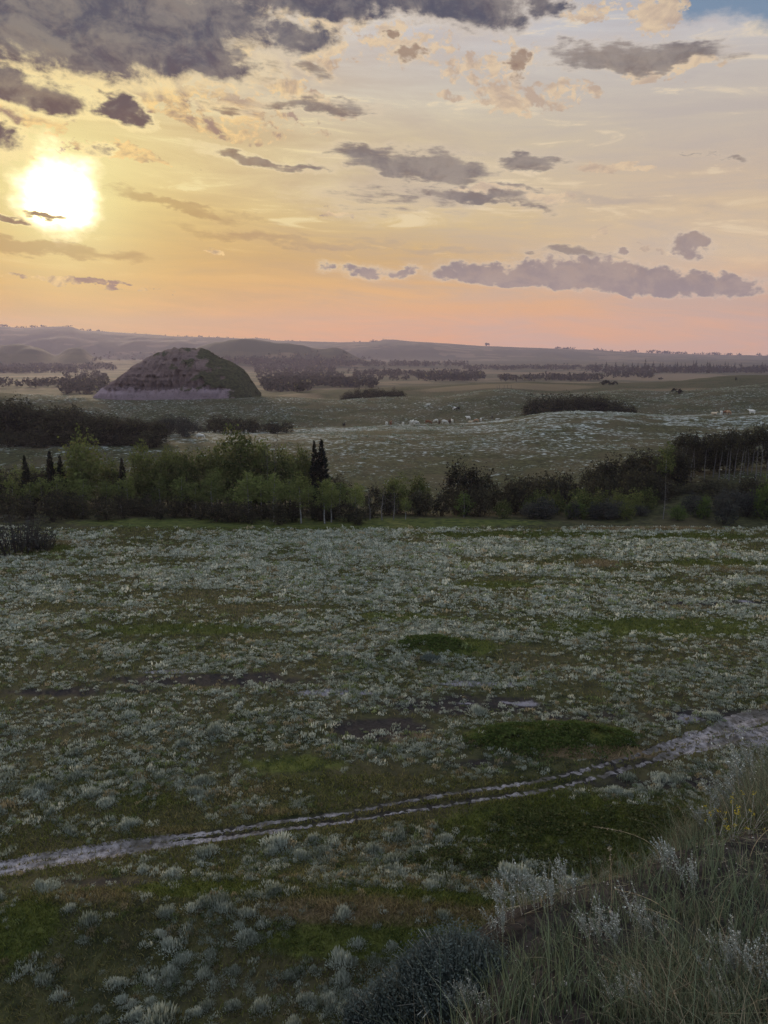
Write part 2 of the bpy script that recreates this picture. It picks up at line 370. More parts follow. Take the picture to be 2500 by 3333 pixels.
# ------------------------------------------------------------------ meshes
def mesh_np(name, V_, F_, mat=None, attrs=None, smooth=False, mats=None, fmat=None):
    V_ = np.asarray(V_, np.float32); F_ = np.asarray(F_, np.int32)
    me = bpy.data.meshes.new(name)
    me.vertices.add(len(V_)); me.vertices.foreach_set('co', V_.ravel())
    n, k = F_.shape
    me.loops.add(n * k); me.loops.foreach_set('vertex_index', F_.ravel())
    me.polygons.add(n); me.polygons.foreach_set('loop_start', np.arange(0, n * k, k, dtype=np.int32))
    if smooth: me.polygons.foreach_set('use_smooth', np.ones(n, bool))
    if fmat is not None: me.polygons.foreach_set('material_index', np.asarray(fmat, np.int32))
    for m in (mats or ([mat] if mat else [])): me.materials.append(m)
    for an, av in (attrs or {}).items():
        a = me.attributes.new(an, 'FLOAT', 'POINT'); a.data.foreach_set('value', np.asarray(av, np.float32))
    me.update(calc_edges=True)
    return me

def link(name, me, parent=None, loc=None, rot=0.0, scale=None, **props):
    o = bpy.data.objects.new(name, me); COL.objects.link(o)
    if parent is not None: o.parent = parent
    if loc is not None: o.location = tuple(float(v) for v in loc)
    if rot: o.rotation_euler = (0, 0, float(rot))
    if scale is not None: o.scale = tuple(float(v) for v in (scale if hasattr(scale, '__len__') else (scale,) * 3))
    for k, v in props.items(): o[k] = v
    return o

def tube(pts, radii, n=6):
    """a tapered tube through points"""
    pts = [Vector(p) for p in pts]; Vs = []; Fs = []
    for i, p in enumerate(pts):
        d = (pts[min(i + 1, len(pts) - 1)] - pts[max(i - 1, 0)]).normalized()
        u = d.orthogonal().normalized(); v = d.cross(u)
        for j in range(n):
            a = 2 * math.pi * j / n
            Vs.append(tuple(p + (u * math.cos(a) + v * math.sin(a)) * radii[i]))
    for i in range(len(pts) - 1):
        for j in range(n):
            Fs.append((i * n + j, i * n + (j + 1) % n, (i + 1) * n + (j + 1) % n, (i + 1) * n + j))
    return Vs, Fs

class MB:
    def __init__(self): self.V = []; self.F = []; self.A = []; self.n = 0
    def put(self, V_, F_, a=0.5):
        V_ = np.asarray(V_, np.float32).reshape(-1, 3); F_ = np.asarray(F_, np.int32)
        self.V.append(V_); self.F.append(F_ + self.n); self.n += len(V_)
        self.A.append(np.broadcast_to(np.asarray(a, np.float32), (len(V_),)))
    def tube(self, pts, radii, n=6, a=0.5): self.put(*tube(pts, radii, n), a)
    def mesh(self, name, mat, smooth=False):
        return mesh_np(name, np.concatenate(self.V), np.concatenate(self.F), mat, {'var': np.concatenate(self.A)}, smooth)

# ------------------------------------------------------------------ materials
def new_mat(name):
    m = bpy.data.materials.new(name); m.use_nodes = True
    t = Nodes(m.node_tree); t.n.clear()
    out = t.new('ShaderNodeOutputMaterial')
    return m, t, out
def surf(t, out, col, rough=0.9, spec=0.2, bump=None, bstr=0.5, bdist=0.1):
    b = t.new('ShaderNodeBsdfPrincipled'); t.put(b.inputs['Base Color'], col); b.inputs['Roughness'].default_value = rough
    b.inputs['Specular IOR Level'].default_value = spec
    if bump is not None:
        bm = t.new('ShaderNodeBump'); bm.inputs['Strength'].default_value = bstr; bm.inputs['Distance'].default_value = bdist
        t.put(bm.inputs['Height'], bump); t.l.new(bm.outputs[0], b.inputs['Normal'])
    t.l.new(b.outputs[0], out.inputs[0])
    return b
def leaf_mat(name, c0, c1, trans=0.3, c2=None, scale=0.35, ob=0.5):
    """foliage: mottled by a per-leaf value, by object and by a slow noise; part of the light comes through"""
    m, t, out = new_mat(name)
    v = t.attr('var')
    oi = t.new('ShaderNodeObjectInfo')
    pos = t.new('ShaderNodeTexCoord').outputs['Object']
    n = t.noise(pos, scale, 3, 0.6)
    f = t.add(t.mad(v, 0.55, t.mul(t.step(n, 0.32, 0.68), 0.35)), t.mul(t.sub(oi.outputs['Random'], 0.5), ob))
    col = t.mix(f, (*c0, 1), (*c1, 1))
    if c2: col = t.mix(t.step(v, 0.86, 0.97), col, (*c2, 1))
    d = t.new('ShaderNodeBsdfDiffuse'); t.put(d.inputs[0], col)
    tr = t.new('ShaderNodeBsdfTranslucent'); t.put(tr.inputs[0], col)
    mx = t.new('ShaderNodeMixShader'); mx.inputs[0].default_value = trans
    t.l.new(d.outputs[0], mx.inputs[1]); t.l.new(tr.outputs[0], mx.inputs[2]); t.l.new(mx.outputs[0], out.inputs[0])
    return m
def bark_mat(name, c0, c1, sc=3.0):
    m, t, out = new_mat(name)
    pos = t.new('ShaderNodeTexCoord').outputs['Object']
    n = t.noise(t.vmul(pos, (1, 1, 2.2)), sc, 4, 0.6)
    surf(t, out, t.mix(t.step(n, 0.42, 0.62), (*c0, 1), (*c1, 1)), 0.9, 0.1)
    return m

# ------------------------------------------------------------------ patches of ground cover (world ellipses)
def patch(x, y, rx, ry, w=1.0):
    c = flat(x, y); e = flat(x, y - ry); f_ = flat(x, y + ry)
    return (c[0], c[1], rx * c[1] / FOC, max(0.3, (e[1] - f_[1]) / 2), w)
GREEN = [patch(*a) for a in [(1000, 1700, 900, 28), (120, 1790, 150, 26), (1700, 1742, 420, 12), (2250, 1748, 260, 10), (1600, 1905, 190, 16, .9), (2380, 1835, 260, 20, .7), (2150, 2040, 520, 45, .75), (1450, 2110, 210, 34), (600, 2050, 420, 22, .7), (1300, 2010, 250, 20, .6),
        (1800, 2400, 330, 52, 1.2), (1880, 2690, 500, 120, 1.1), (1350, 2960, 520, 42, 1.1), (620, 2920, 300, 40, .8), (60, 3060, 170, 120, .9), (1150, 3080, 500, 60, .7), (950, 2480, 260, 40, .6), (500, 2600, 180, 30, .4), (1500, 3060, 500, 90, .8), (400, 2260, 200, 20, .4), (2300, 2620, 260, 50, .5)]]
DRY = [patch(*a) for a in [(220, 1770, 90, 9), (2120, 1722, 330, 9, 1.1), (1960, 1832, 100, 14, .9), (2330, 1855, 170, 13, .6), (420, 1985, 120, 10, .6), (2200, 1975, 170, 9, .6), (1950, 2450, 260, 22, 1.0), (1350, 2400, 180, 30, .5), (1250, 2995, 620, 52, .85), (300, 2960, 260, 40, .5), (1400, 2580, 150, 14, .4), (900, 2640, 200, 14, .5), (560, 2700, 200, 18, .5), (1600, 2890, 120, 20, .8), (2300, 2690, 130, 14, .8), (1350, 2890, 90, 10, .6), (1250, 2760, 140, 18, .5), (1750, 1660, 420, 14, .4), (700, 1980, 200, 10, .4)]]
BARE = [patch(*a) for a in [(700, 2215, 520, 30, .8), (250, 2255, 420, 22, .75), (1250, 2370, 230, 50, 1.0), (1500, 2290, 420, 45, .8), (2300, 1960, 330, 16, .7), (1900, 2330, 450, 40, .6), (1300, 1960, 240, 12, .5), (2150, 2540, 420, 40, .7), (1700, 2640, 420, 28, .5), (300, 2900, 420, 40, .6), (850, 3200, 420, 50, .4), (500, 3250, 420, 60, .4), (1550, 2480, 200, 24, .6), (1600, 2010, 200, 8, .4), (2300, 2330, 280, 45, .7)]]
ALK = [patch(*a) for a in [(1100, 2256, 220, 13, 1.1), (1560, 2225, 260, 12, 1), (1700, 2285, 120, 10, .9), (560, 2185, 260, 12, .7), (1560, 2285, 130, 8, .8), (2450, 2400, 170, 40, 1.0), (2250, 2340, 90, 22, .8), (2420, 1955, 60, 6, .7), (600, 2220, 120, 8, .5), (1950, 2270, 100, 7, .5)]]
def cover(plist, x, y):
    f = np.zeros(np.shape(x))
    for cx, cy, rx, ry, w in plist:
        f = np.maximum(f, w * (1.25 - ((x - cx) / rx) ** 2 - ((y - cy) / ry) ** 2))
    return np.clip(f, 0, 1.2)

# the two-rut track
TR_A = [(-330, 2905), (0, 2822), (160, 2788), (420, 2742), (640, 2708), (900, 2672), (1130, 2640), (1300, 2604), (1480, 2572), (1700, 2545), (1900, 2498), (2050, 2462), (2200, 2420), (2330, 2375), (2500, 2318), (2640, 2270), (3000, 2150)]
TR_B = [(-330, 2945), (0, 2850), (160, 2812), (420, 2762), (640, 2730), (850, 2706), (1130, 2668), (1320, 2632), (1530, 2600), (1750, 2568), (1950, 2520), (2090, 2480), (2230, 2440), (2350, 2412), (2500, 2378), (2640, 2330), (3000, 2190)]
def path_of(pts, n=900):
    P_ = np.array([flat(*p) for p in pts]); s = np.r_[0, np.cumsum(np.hypot(*np.diff(P_, axis=0).T))]
    u = np.linspace(0, s[-1], n)
    c = np.stack([np.interp(u, s, P_[:, 0]), np.interp(u, s, P_[:, 1])], 1)
    k = np.exp(-0.5 * (np.arange(-60, 61) / 20.0) ** 2); k /= k.sum()
    return np.stack([np.convolve(np.pad(c[:, i], 60, mode='edge'), k, 'valid') for i in range(2)], 1)
RUT_A, RUT_B = path_of(TR_A), path_of(TR_B)
def rut_dist(x, y):
    x = np.asarray(x, float); y = np.asarray(y, float)
    best = np.full(x.shape, 99.0)
    sel = (y < 75) & (y > 18) & (np.abs(x) < 70)
    if sel.any():
        xx, yy = x[sel], y[sel]; b = np.full(xx.shape, 99.0)
        for Pp in (RUT_A[::6], RUT_B[::6]):
            for cx, cy in Pp: b = np.minimum(b, (xx - cx) ** 2 + (yy - cy) ** 2)
        best[sel] = np.sqrt(b)
    return best

# ------------------------------------------------------------------ the ground sheet
def sage_field(x, y):
    """how thick the sagebrush stands, 0..1"""
    n = fbm(x / 7.0, y / 4.0, 61, 4); n2 = fbm(x / 26.0, y / 11.0, 71, 3)
    f = sstep(0.6 * n + 0.4 * n2, 0.27, 0.52)
    f = f * (1 - sstep(y, 50, 62) * (1 - sstep(y, 118, 130)) * .85 * sstep(fbm(x / 16 + 3, y / 4.5, 77, 4), .54, .64))
    f = f * np.interp(y, [20, 30, 40, 48, 55, 62, 76, 108, 114, 135, 150, 300, 340, 480, 640], [.5, .62, .75, .8, .75, .85, 1.1, 1.05, .25, .1, .5, .75, .5, .6, .3])
    g = cover(GREEN, x, y); b = cover(BARE, x, y); d = cover(DRY, x, y)
    f = f * (1 - np.clip(g * 1.15, 0, .93)) * (1 - 0.55 * np.clip(b, 0, 1)) * (1 - .6 * np.clip(d, 0, 1))
    return np.clip(f, 0, 1)

FIELDS = []
for a_, b_, rx_, ry_ in [(2080, 1228, 330, 12), (1500, 1212, 170, 5), (1290, 1204, 90, 4), (960, 1290, 120, 13), (100, 1240, 120, 5), (1760, 1215, 180, 5), (1330, 1246, 120, 5), (350, 1180, 90, 8), (1650, 1256, 330, 8)]:
    p0_, p1_, p2_ = hit(a_, b_), hit(a_, b_ - ry_), hit(a_, b_ + ry_)
    if p0_ is not None and p1_ is not None: FIELDS.append((p0_[0], (p1_[1] + p2_[1]) / 2, rx_ * p0_[1] / FOC, max(8.0, (p1_[1] - p2_[1]) / 2)))
az_in = np.linspace(R(-38), R(38), 760); az_out = np.linspace(R(38), R(322), 90)[1:-1]
AZ = np.r_[az_in, az_out]
RD = np.r_[np.geomspace(0.25, 112, 560), np.geomspace(112, 700, 330)[1:], np.geomspace(700, 5400, 260)[1:]]
A_, D_ = np.meshgrid(AZ, RD)
GX, GY = D_ * np.sin(A_), D_ * np.cos(A_)
GZ = ground_z(GX, GY)
rd_ = rut_dist(GX, GY)
GZ = GZ - 0.10 * np.exp(-(rd_ / 0.35) ** 2)
rd_ = rd_.ravel()
na = len(AZ); nr = len(RD)
ii, jj = np.meshgrid(np.arange(nr - 1), np.arange(na), indexing='ij')
jn = (jj + 1) % na
Fg = np.stack([ii * na + jj, ii * na + jn, (ii + 1) * na + jn, (ii + 1) * na + jj], -1).reshape(-1, 4)
Fg = Fg[:, ::-1]
dist_f = RD[ii].reshape(-1)
att = {}
fx, fy = GX.ravel(), GY.ravel(); s_bl = (fx - E0[0]) * ENOR[0] + (fy - E0[1]) * ENOR[1]
on_bluff = sstep(bluff(fx, fy) - rolling(fx, fy), -0.5, 1.0)
att['green'] = cover(GREEN, fx, fy) * (1 - on_bluff)
att['dry'] = np.maximum(cover(DRY, fx, fy), 0.9 * sstep(fbm(fx / 160, fy / 60, 81, 3), .5, .66) * sstep(fy, 480, 560)) * (1 - on_bluff)
att['bare'] = np.maximum(np.maximum(cover(BARE, fx, fy) * .8, 0.7 * sstep(rd_, .6, 0.1)), on_bluff)
att['alk'] = np.maximum(cover(ALK, fx, fy), 0) * (1 - on_bluff)
att['sage'] = sage_field(fx, fy) * (1 - on_bluff) * (1 - sstep(rd_, 1.3, .5)) * (1 - .6 * sstep(fy, 500, 700)) * np.interp(fy, [0, 100, 150, 200], [.55, .6, .85, 1])
hz_ = GZ.ravel()
att['wood'] = sstep(fbm(fx / 150, fy / 260, 91, 4), .47, .56) * sstep(fy, 2000, 2400) * (1 - .55 * sstep(fy, 4050, 4300))
att['wood'] = np.maximum(att['wood'], sstep(hz_ + 14 * (fbm(fx / 90, fy / 160, 95, 3) - .5), 2, 22) * sstep(fy, 2300, 2450) * (1 - sstep(fy, 2750, 2850)))
for fx0, fy0, frx, fry in FIELDS:
    att['dry'] = np.maximum(att['dry'], np.clip(1.3 - ((fx - fx0) / frx) ** 2 - ((fy - fy0) / fry) ** 2 + .5 * (fbm(fx / 60, fy / 90, 97, 3) - .5), 0, 1.1))

gm, t, out = new_mat('prairie')
pos = t.new('ShaderNodeNewGeometry').outputs['Position']
nA = t.noise(pos, 0.9, 5, 0.65); nB = t.noise(pos, 0.07, 5, 0.6, 0.4); nC = t.noise(pos, 6.0, 4, 0.7); nD = t.noise(t.vmul(pos, (1, .6, 1)), 0.45, 6, 0.72, .3)
col = t.mix(t.step(nA, .35, .65), (.014, .017, .008, 1), (.050, .049, .021, 1))
col = t.mix(t.mul(t.step(nB, .42, .62), .55), col, (.055, .044, .025, 1))
def cov(a, lo, hi, noise, k=.9): return t.step(t.add(t.attr(a), t.mul(t.sub(noise, .5), k)), lo, hi)
col = t.mix(cov('bare', .32, .72, nD, 1.3), col, t.mix(t.step(nC, .35, .68), (.010, .009, .0092, 1), (.030, .026, .0255, 1)))
grn = t.mix(t.step(nA, .34, .66), (.020, .030, .007, 1), (.072, .080, .020, 1))
col = t.mix(t.mul(cov('green', .30, .66, nA, .8), .92), col, grn)
col = t.mix(t.mul(cov('dry', .34, .72, nA, .9), .8), col, t.mix(nC, (.075, .054, .030, 1), (.15, .108, .065, 1)))
nS = t.noise(t.vmul(pos, (1, 1, 1)), .62, 5, .68, .2)
col = t.mix(t.mul(t.step(t.add(t.mul(t.attr('sage'), .50), t.sub(nS, .5)), .30, .46), .8), col, t.mix(nC, (.22, .245, .235, 1), (.42, .46, .44, 1)))
col = t.mix(t.mul(cov('alk', .55, 1.0, t.add(t.mul(nD, .55), t.mul(t.noise(t.vmul(pos, (1, 1, 1)), 2.4, 5, .75), .45)), 3.2), .62), col, t.mix(nC, (.14, .13, .15, 1), (.34, .32, .36, 1)))
col = t.mix(t.mul(cov('wood', .4, .6, t.noise(pos, .02, 4, .6), .8), .9), col, (.022, .026, .014, 1))
surf(t, out, col, .95, .05, t.add(t.mul(nA, .6), t.mul(nC, .25)), .7, .22)

keep = dist_f < 2150
gme = mesh_np('ground', np.stack([fx, fy, hz_], 1), Fg[keep], gm, att, True)
link('ground', gme, kind='structure')
hme = mesh_np('hills', np.stack([fx, fy, hz_], 1), Fg[~keep], gm, att, True)
link('hills', hme, kind='structure')

# track ruts: pale silty dirt lying in the sheet, ragged along both edges
tm, t, out = new_mat('track_dirt')
pos = t.new('ShaderNodeNewGeometry').outputs['Position']
n1 = t.noise(pos, 2.2, 6, .75); n2 = t.noise(pos, .35, 4, .6)
c = t.mix(t.step(n1, .34, .68), (.055, .048, .046, 1), (.29, .265, .27, 1))
c = t.mix(t.mul(t.step(n2, .62, .36), .75), c, (.042, .037, .026, 1))
surf(t, out, c, .95, .05, n1, .6, .08)
mb = MB()
for k, Pp in enumerate((RUT_A, RUT_B)):
    tg = np.gradient(Pp, axis=0); tg /= np.hypot(tg[:, 0], tg[:, 1])[:, None]; nm = np.stack([-tg[:, 1], tg[:, 0]], 1)
    s = np.arange(len(Pp)) * 0.13
    w = np.interp(Pp[:, 0], [-24, -13, -9, 0, 8, 17, 21, 30], [.66, .52, .23, .16, .19, .25, .72, 1.05]) * (1.0 if k == 0 else .9)
    w = w * (0.35 + 1.3 * fbm(s / 2.0, s * 0 + k * 9.7, 101, 5, .65)) 
    cols = []
    for j, q in enumerate(np.linspace(-1, 1, 7)):
        off = q * w + (fbm(s / .5, s * 0 + j * 3.3 + k * 31, 111, 3) - .5) * .55 * abs(q)
        p = Pp + nm * off[:, None]
        z = ground_z(p[:, 0], p[:, 1]) - 0.10 * np.exp(-(rut_dist(p[:, 0], p[:, 1]) / .35) ** 2) + 0.028 - .05 * abs(q) ** 4
        cols.append(np.c_[p, z])
    G = np.stack(cols, 1); nseg = len(Pp)
    a, b = np.meshgrid(np.arange(nseg - 1), np.arange(6), indexing='ij')
    mb.put(G.reshape(-1, 3), np.stack([a * 7 + b, (a + 1) * 7 + b, (a + 1) * 7 + b + 1, a * 7 + b + 1], -1).reshape(-1, 4)[:, ::-1])
link('dirt_track', mb.mesh('dirt_track', tm, True), kind='structure')

# ------------------------------------------------------------------ the butte
bx0 = at_depth(575, 1290, 462.0)
prof = [(300, 1300), (322, 1290), (345, 1264), (372, 1243), (400, 1222), (430, 1203), (455, 1184), (480, 1164), (510, 1150), (535, 1142), (560, 1140), (575, 1135), (600, 1134), (640, 1138), (675, 1147), (705, 1160), (740, 1178), (775, 1200), (798, 1220), (816, 1244), (828, 1268), (837, 1290), (848, 1302)]
px_ = np.array([at_depth(a, b, 466.0) for a, b in prof])
nu, nv = 320, 200
uu = np.linspace(px_[0, 0], px_[-1, 0], nu); vv = np.linspace(-1.04, 1.3, nv)
bU, bV = np.meshgrid(uu, vv, indexing='ij')
zb = ground_z(uu, 462 + 0 * uu)
pz = np.interp(uu, px_[:, 0], px_[:, 2]); hgt = np.maximum(pz + .6 + (fbm(uu / 6.5, uu * 0 + 2, 145, 3) - .5) * 3.2 * np.clip(pz / 8, 0, 1), 0.0)
sh = np.where(bV < 0, np.clip(1 - np.abs(bV) ** 1.9, 0, 1) ** .66, np.clip(1 - np.abs(bV / 1.3) ** 2.2, 0, 1) ** .8)
depth = 16 + 16 * np.clip(hgt / 26, 0, 1)[:, None]
bY = 466 + bV * depth
hh = hgt[:, None] * sh
grassy = sstep((bU - px_[:, 0].min()) / np.ptp(px_[:, 0]) + .30 * sh - .25 + .75 * (fbm(bU / 7, hh / 4, 7, 4) - .5), .46, .80)
rill = np.abs(fbm(bU / 3.4, hh / 9.0, 121, 4) - .5) * 2
led = fbm(bU / 30, hh / 1.6, 131, 3)
bY = bY + (1 - grassy) * (rill * 7.0 + (led - .5) * 3.6) * (bV < .2) * np.clip(sh * 4, 0, 1)
hh = hh + (fbm(bU / 4, bY / 4, 141, 4) - .5) * 2.4 * np.clip(sh, 0, 1) * (hh > 1)
bm_, t, out = new_mat('butte_clay')
CL = lambda *c: (c[0] * .74, c[1] * .62, c[2] * .66)
pos = t.new('ShaderNodeNewGeometry').outputs['Position']
sp = t.new('ShaderNodeSeparateXYZ'); t.put(sp.inputs[0], pos)
nz = t.noise(pos, .10, 5, .65); nf = t.noise(t.vmul(pos, (1, 1, 1.8)), .55, 5, .7)
nv_ = t.noise(t.vmul(pos, (1, 1, .12)), .45, 5, .7)
zz = t.add(t.add(sp.outputs[2], t.mul(t.sub(nz, .5), 7.5)), t.add(t.mul(t.sub(nf, .5), 2.4), t.mul(t.sub(nv_, .5), 5.5)))
cc = t.ramp(t.ramp01(zz, 0, 28), [(0, CL(.20, .178, .185)), (.10, CL(.27, .24, .25)), (.145, CL(.25, .222, .232)), (.17, CL(.10, .083, .080)), (.27, CL(.14, .11, .10)), (.33, CL(.095, .078, .07)), (.42, CL(.16, .13, .115)), (.55, CL(.12, .098, .086)), (.70, CL(.185, .155, .135)), (.85, CL(.15, .125, .11)), (1, CL(.18, .15, .12))])
cc = t.mix(t.mul(t.step(nf, .52, .68), .6), cc, (.035, .026, .022, 1))
cc = t.mix(t.mul(t.step(nf, .45, .30), .30), cc, (.19, .145, .15, 1))
cc = t.mix(t.step(t.add(t.attr('grassy'), t.mul(t.sub(nf, .5), 1.4)), .36, .66), cc, t.mix(t.step(nf, .35, .65), (.018, .021, .011, 1), (.050, .048, .024, 1)))
surf(t, out, cc, .95, .05, nf, .8, .8)
a, b = np.meshgrid(np.arange(nu - 1), np.arange(nv - 1), indexing='ij')
Fb = np.stack([a * nv + b, (a + 1) * nv + b, (a + 1) * nv + b + 1, a * nv + b + 1], -1).reshape(-1, 4)
zbase = np.minimum(zb[:, None], ground_z(bU, bY)) - .4
BUT = np.stack([bU, bY, np.where(hh < .25, zbase, np.maximum(hh - .3, zbase))], -1).reshape(-1, 3)
link('butte', mesh_np('butte', BUT, Fb, bm_, {'grassy': grassy.ravel()}, True), kind='structure')

# ------------------------------------------------------------------ sagebrush, grass and ground cover
def quads(n): return np.arange(4 * n).reshape(n, 4)
def norm(a): return a / np.maximum(np.linalg.norm(a, axis=-1, keepdims=True), 1e-9)

def tuft(n, r, h, w, g, lean=1.05, hollow=.68):
    """a rounded clump of upright feathery shoots: n slim diamonds"""
    a = g.uniform(0, 2 * np.pi, n); q = np.sqrt(g.uniform(0, 1, n))
    base = np.stack([np.cos(a) * q * r * hollow, np.sin(a) * q * r * hollow, np.zeros(n)], 1)
    tip_r = r * (q * .95 + g.normal(0, .08, n)); tip_h = h * np.sqrt(np.clip(1.08 - (q * .92) ** 2, .04, 1)) * g.uniform(.72, 1.12, n)
    tip = np.stack([np.cos(a) * tip_r, np.sin(a) * tip_r, tip_h], 1)
    st = base + (tip - base) * g.uniform(.25, .5, n)[:, None]
    mid = st + (tip - st) * .45 + np.array([0, 0, .03 * h])
    side = norm(np.cross(tip - st, g.normal(0, 1, (n, 3)))) * (w * g.uniform(.6, 1.3, n))[:, None]
    V_ = np.stack([st, mid - side, tip, mid + side], 1)
    return V_.reshape(-1, 3), np.repeat(g.uniform(0, 1, n), 4)

def leaf_cards(cent, size, g, up=.35):
    n = len(cent)
    nm = norm(g.normal(0, 1, (n, 3)) + np.array([0, 0, up])); u = norm(np.cross(nm, g.normal(0, 1, (n, 3)))); v = np.cross(nm, u)
    s = (size * g.uniform(.6, 1.35, n))[:, None]
    V_ = np.stack([cent - u * s, cent - v * s * .62, cent + u * s, cent + v * s * .62], 1)
    return V_.reshape(-1, 3), np.repeat(g.uniform(0, 1, n), 4)

def tuft_cluster(n, r, h, w, g, spread=.62):
    """several narrow upright sprays standing together, so the outline is ragged"""
    k = int(g.integers(3, 8)); Vs, As = [], []
    for j in range(k):
        a, q = g.uniform(0, 6.28), math.sqrt(g.uniform(0, 1)) * spread; s_ = g.uniform(.32, .58)
        V_, v_ = tuft(max(3, n // k), r * s_, h * g.uniform(.6, 1.05), w, g, hollow=g.uniform(.6, 1.0))
        ox, oy = math.cos(a) * q * r, math.sin(a) * q * r * .8
        Vs.append(V_ + np.array([ox, oy, 0])); As.append(v_ + g.uniform(-.12, .12))
        if n > 60:      # woody stems joining the sprays at the root
            e = np.array([ox, oy, .22 * h]); sd = np.array([-math.sin(a), math.cos(a), 0]) * .05 * r
            Vs.append(np.array([[0, 0, .02 * h], e * .5 - sd, e, e * .5 + sd])); As.append(np.full(4, .05))
    if n > 200:         # a low dense skirt under the sprays
        V_, v_ = tuft(150, r * .85, h * .42, w * 1.6, g, hollow=.8); Vs.append(V_); As.append(v_ * .6)
    return np.concatenate(Vs), np.concatenate(As)

def sage_mat(name, c0, c1, c2):
    """silver foliage; whole values of the leaf number mark straw coloured (2) and green (4) plants"""
    m, t, out = new_mat(name)
    a = t.attr('var'); v = t.math('MODULO', a, 2.0)
    n = t.noise(t.new('ShaderNodeTexCoord').outputs['Object'], .5, 3, .6)
    f = t.add(t.mad(v, .6, t.mul(t.step(n, .32, .68), .3)), t.mul(t.sub(t.new('ShaderNodeObjectInfo').outputs['Random'], .5), .45))
    col = t.mix(f, (*c0, 1), (*c1, 1)); col = t.mix(t.step(v, .86, .97), col, (*c2, 1))
    col = t.mix(t.math('GREATER_THAN', a, 1.9), col, t.mix(v, (.10, .085, .045, 1), (.40, .335, .21, 1)))
    col = t.mix(t.math('GREATER_THAN', a, 3.9), col, t.mix(v, (.05, .07, .025, 1), (.23, .27, .12, 1)))
    d = t.new('ShaderNodeBsdfDiffuse'); t.put(d.inputs[0], col)
    tr = t.new('ShaderNodeBsdfTranslucent'); t.put(tr.inputs[0], col)
    mx = t.new('ShaderNodeMixShader'); mx.inputs[0].default_value = .3
    t.l.new(d.outputs[0], mx.inputs[1]); t.l.new(tr.outputs[0], mx.inputs[2]); t.l.new(mx.outputs[0], out.inputs[0])
    return m
sage_m = sage_mat('sage_leaf', (.13, .150, .105), (.58, .615, .54), (.60, .58, .46))

# valley floor tufts
N = 270000
sy = np.sqrt(rng.uniform(23.0 ** 2, 113.0 ** 2, N)); sx = rng.uniform(-.60, .60, N) * sy
pr = sage_field(sx, sy)
clump = fbm(sx / 1.6, sy / 1.6, 151, 3)
pr = pr * (.25 + .75 * sstep(clump, .30, .56)) * np.interp(sy, [22, 34, 48, 70, 113], [.80, .78, .52, .5, .55])
rd2 = rut_dist(sx, sy)
ok = (rng.uniform(0, 1, N) < pr) & (rd2 > .55) & (bluff(sx, sy) < ground_z(sx, sy) - .6) & ((rd2 > 1.3) | (rng.uniform(0, 1, N) < .25))
sx, sy = sx[ok], sy[ok]; sz = ground_z(sx, sy)
ss = rng.lognormal(0, .36, len(sx)) * np.interp(sy, [23, 40, 60, 110], [.30, .27, .26, .33])
vis = np.abs(sx / sy) < .53
big = np.argsort(-(ss / sy) * vis)[:300]
is_big = np.zeros(len(sx), bool); is_big[big] = True
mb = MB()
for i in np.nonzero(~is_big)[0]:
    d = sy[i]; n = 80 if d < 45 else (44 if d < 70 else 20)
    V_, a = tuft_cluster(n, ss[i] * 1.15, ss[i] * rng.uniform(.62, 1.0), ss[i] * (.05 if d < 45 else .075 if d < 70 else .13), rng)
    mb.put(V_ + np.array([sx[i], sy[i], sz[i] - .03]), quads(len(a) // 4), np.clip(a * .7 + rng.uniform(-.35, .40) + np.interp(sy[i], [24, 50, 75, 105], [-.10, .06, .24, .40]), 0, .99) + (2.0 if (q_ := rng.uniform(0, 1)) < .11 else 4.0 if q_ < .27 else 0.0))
# the sage on the cow pasture and the ridges beyond
N = 120000
hy = np.sqrt(rng.uniform(140.0 ** 2, 480.0 ** 2, N)); hx = rng.uniform(-.56, .56, N) * hy
nn = fbm(hx / 16, hy / 16, 161, 4); n3 = fbm(hx / 3.5, hy / 3.5, 167, 3)
ok = (rng.uniform(0, 1, N) < sage_field(hx, hy) * sstep(nn, .40, .62) * sstep(n3, .38, .6) * 1.3)
ok &= ~((hx / hy < -.16) & (hx / hy > -.38) & (hy > 425))
hx, hy = hx[ok], hy[ok]; hz = ground_z(hx, hy)
for i in range(len(hx)):
    s = rng.lognormal(0, .35) * np.interp(hy[i], [140, 480], [.34, .46])
    V_, a = tuft(7, s, s * rng.uniform(.55, .8), s * .30, rng)
    mb.put(V_ + np.array([hx[i], hy[i], hz[i] - .05]), quads(7), np.clip(a * .6 + rng.uniform(-.50, .08), 0, .99))
link('sagebrush_cover', mb.mesh('sagebrush_cover', sage_m), kind='stuff', label='silvery sagebrush spread thickly over the valley floor and the pasture', category='sagebrush')

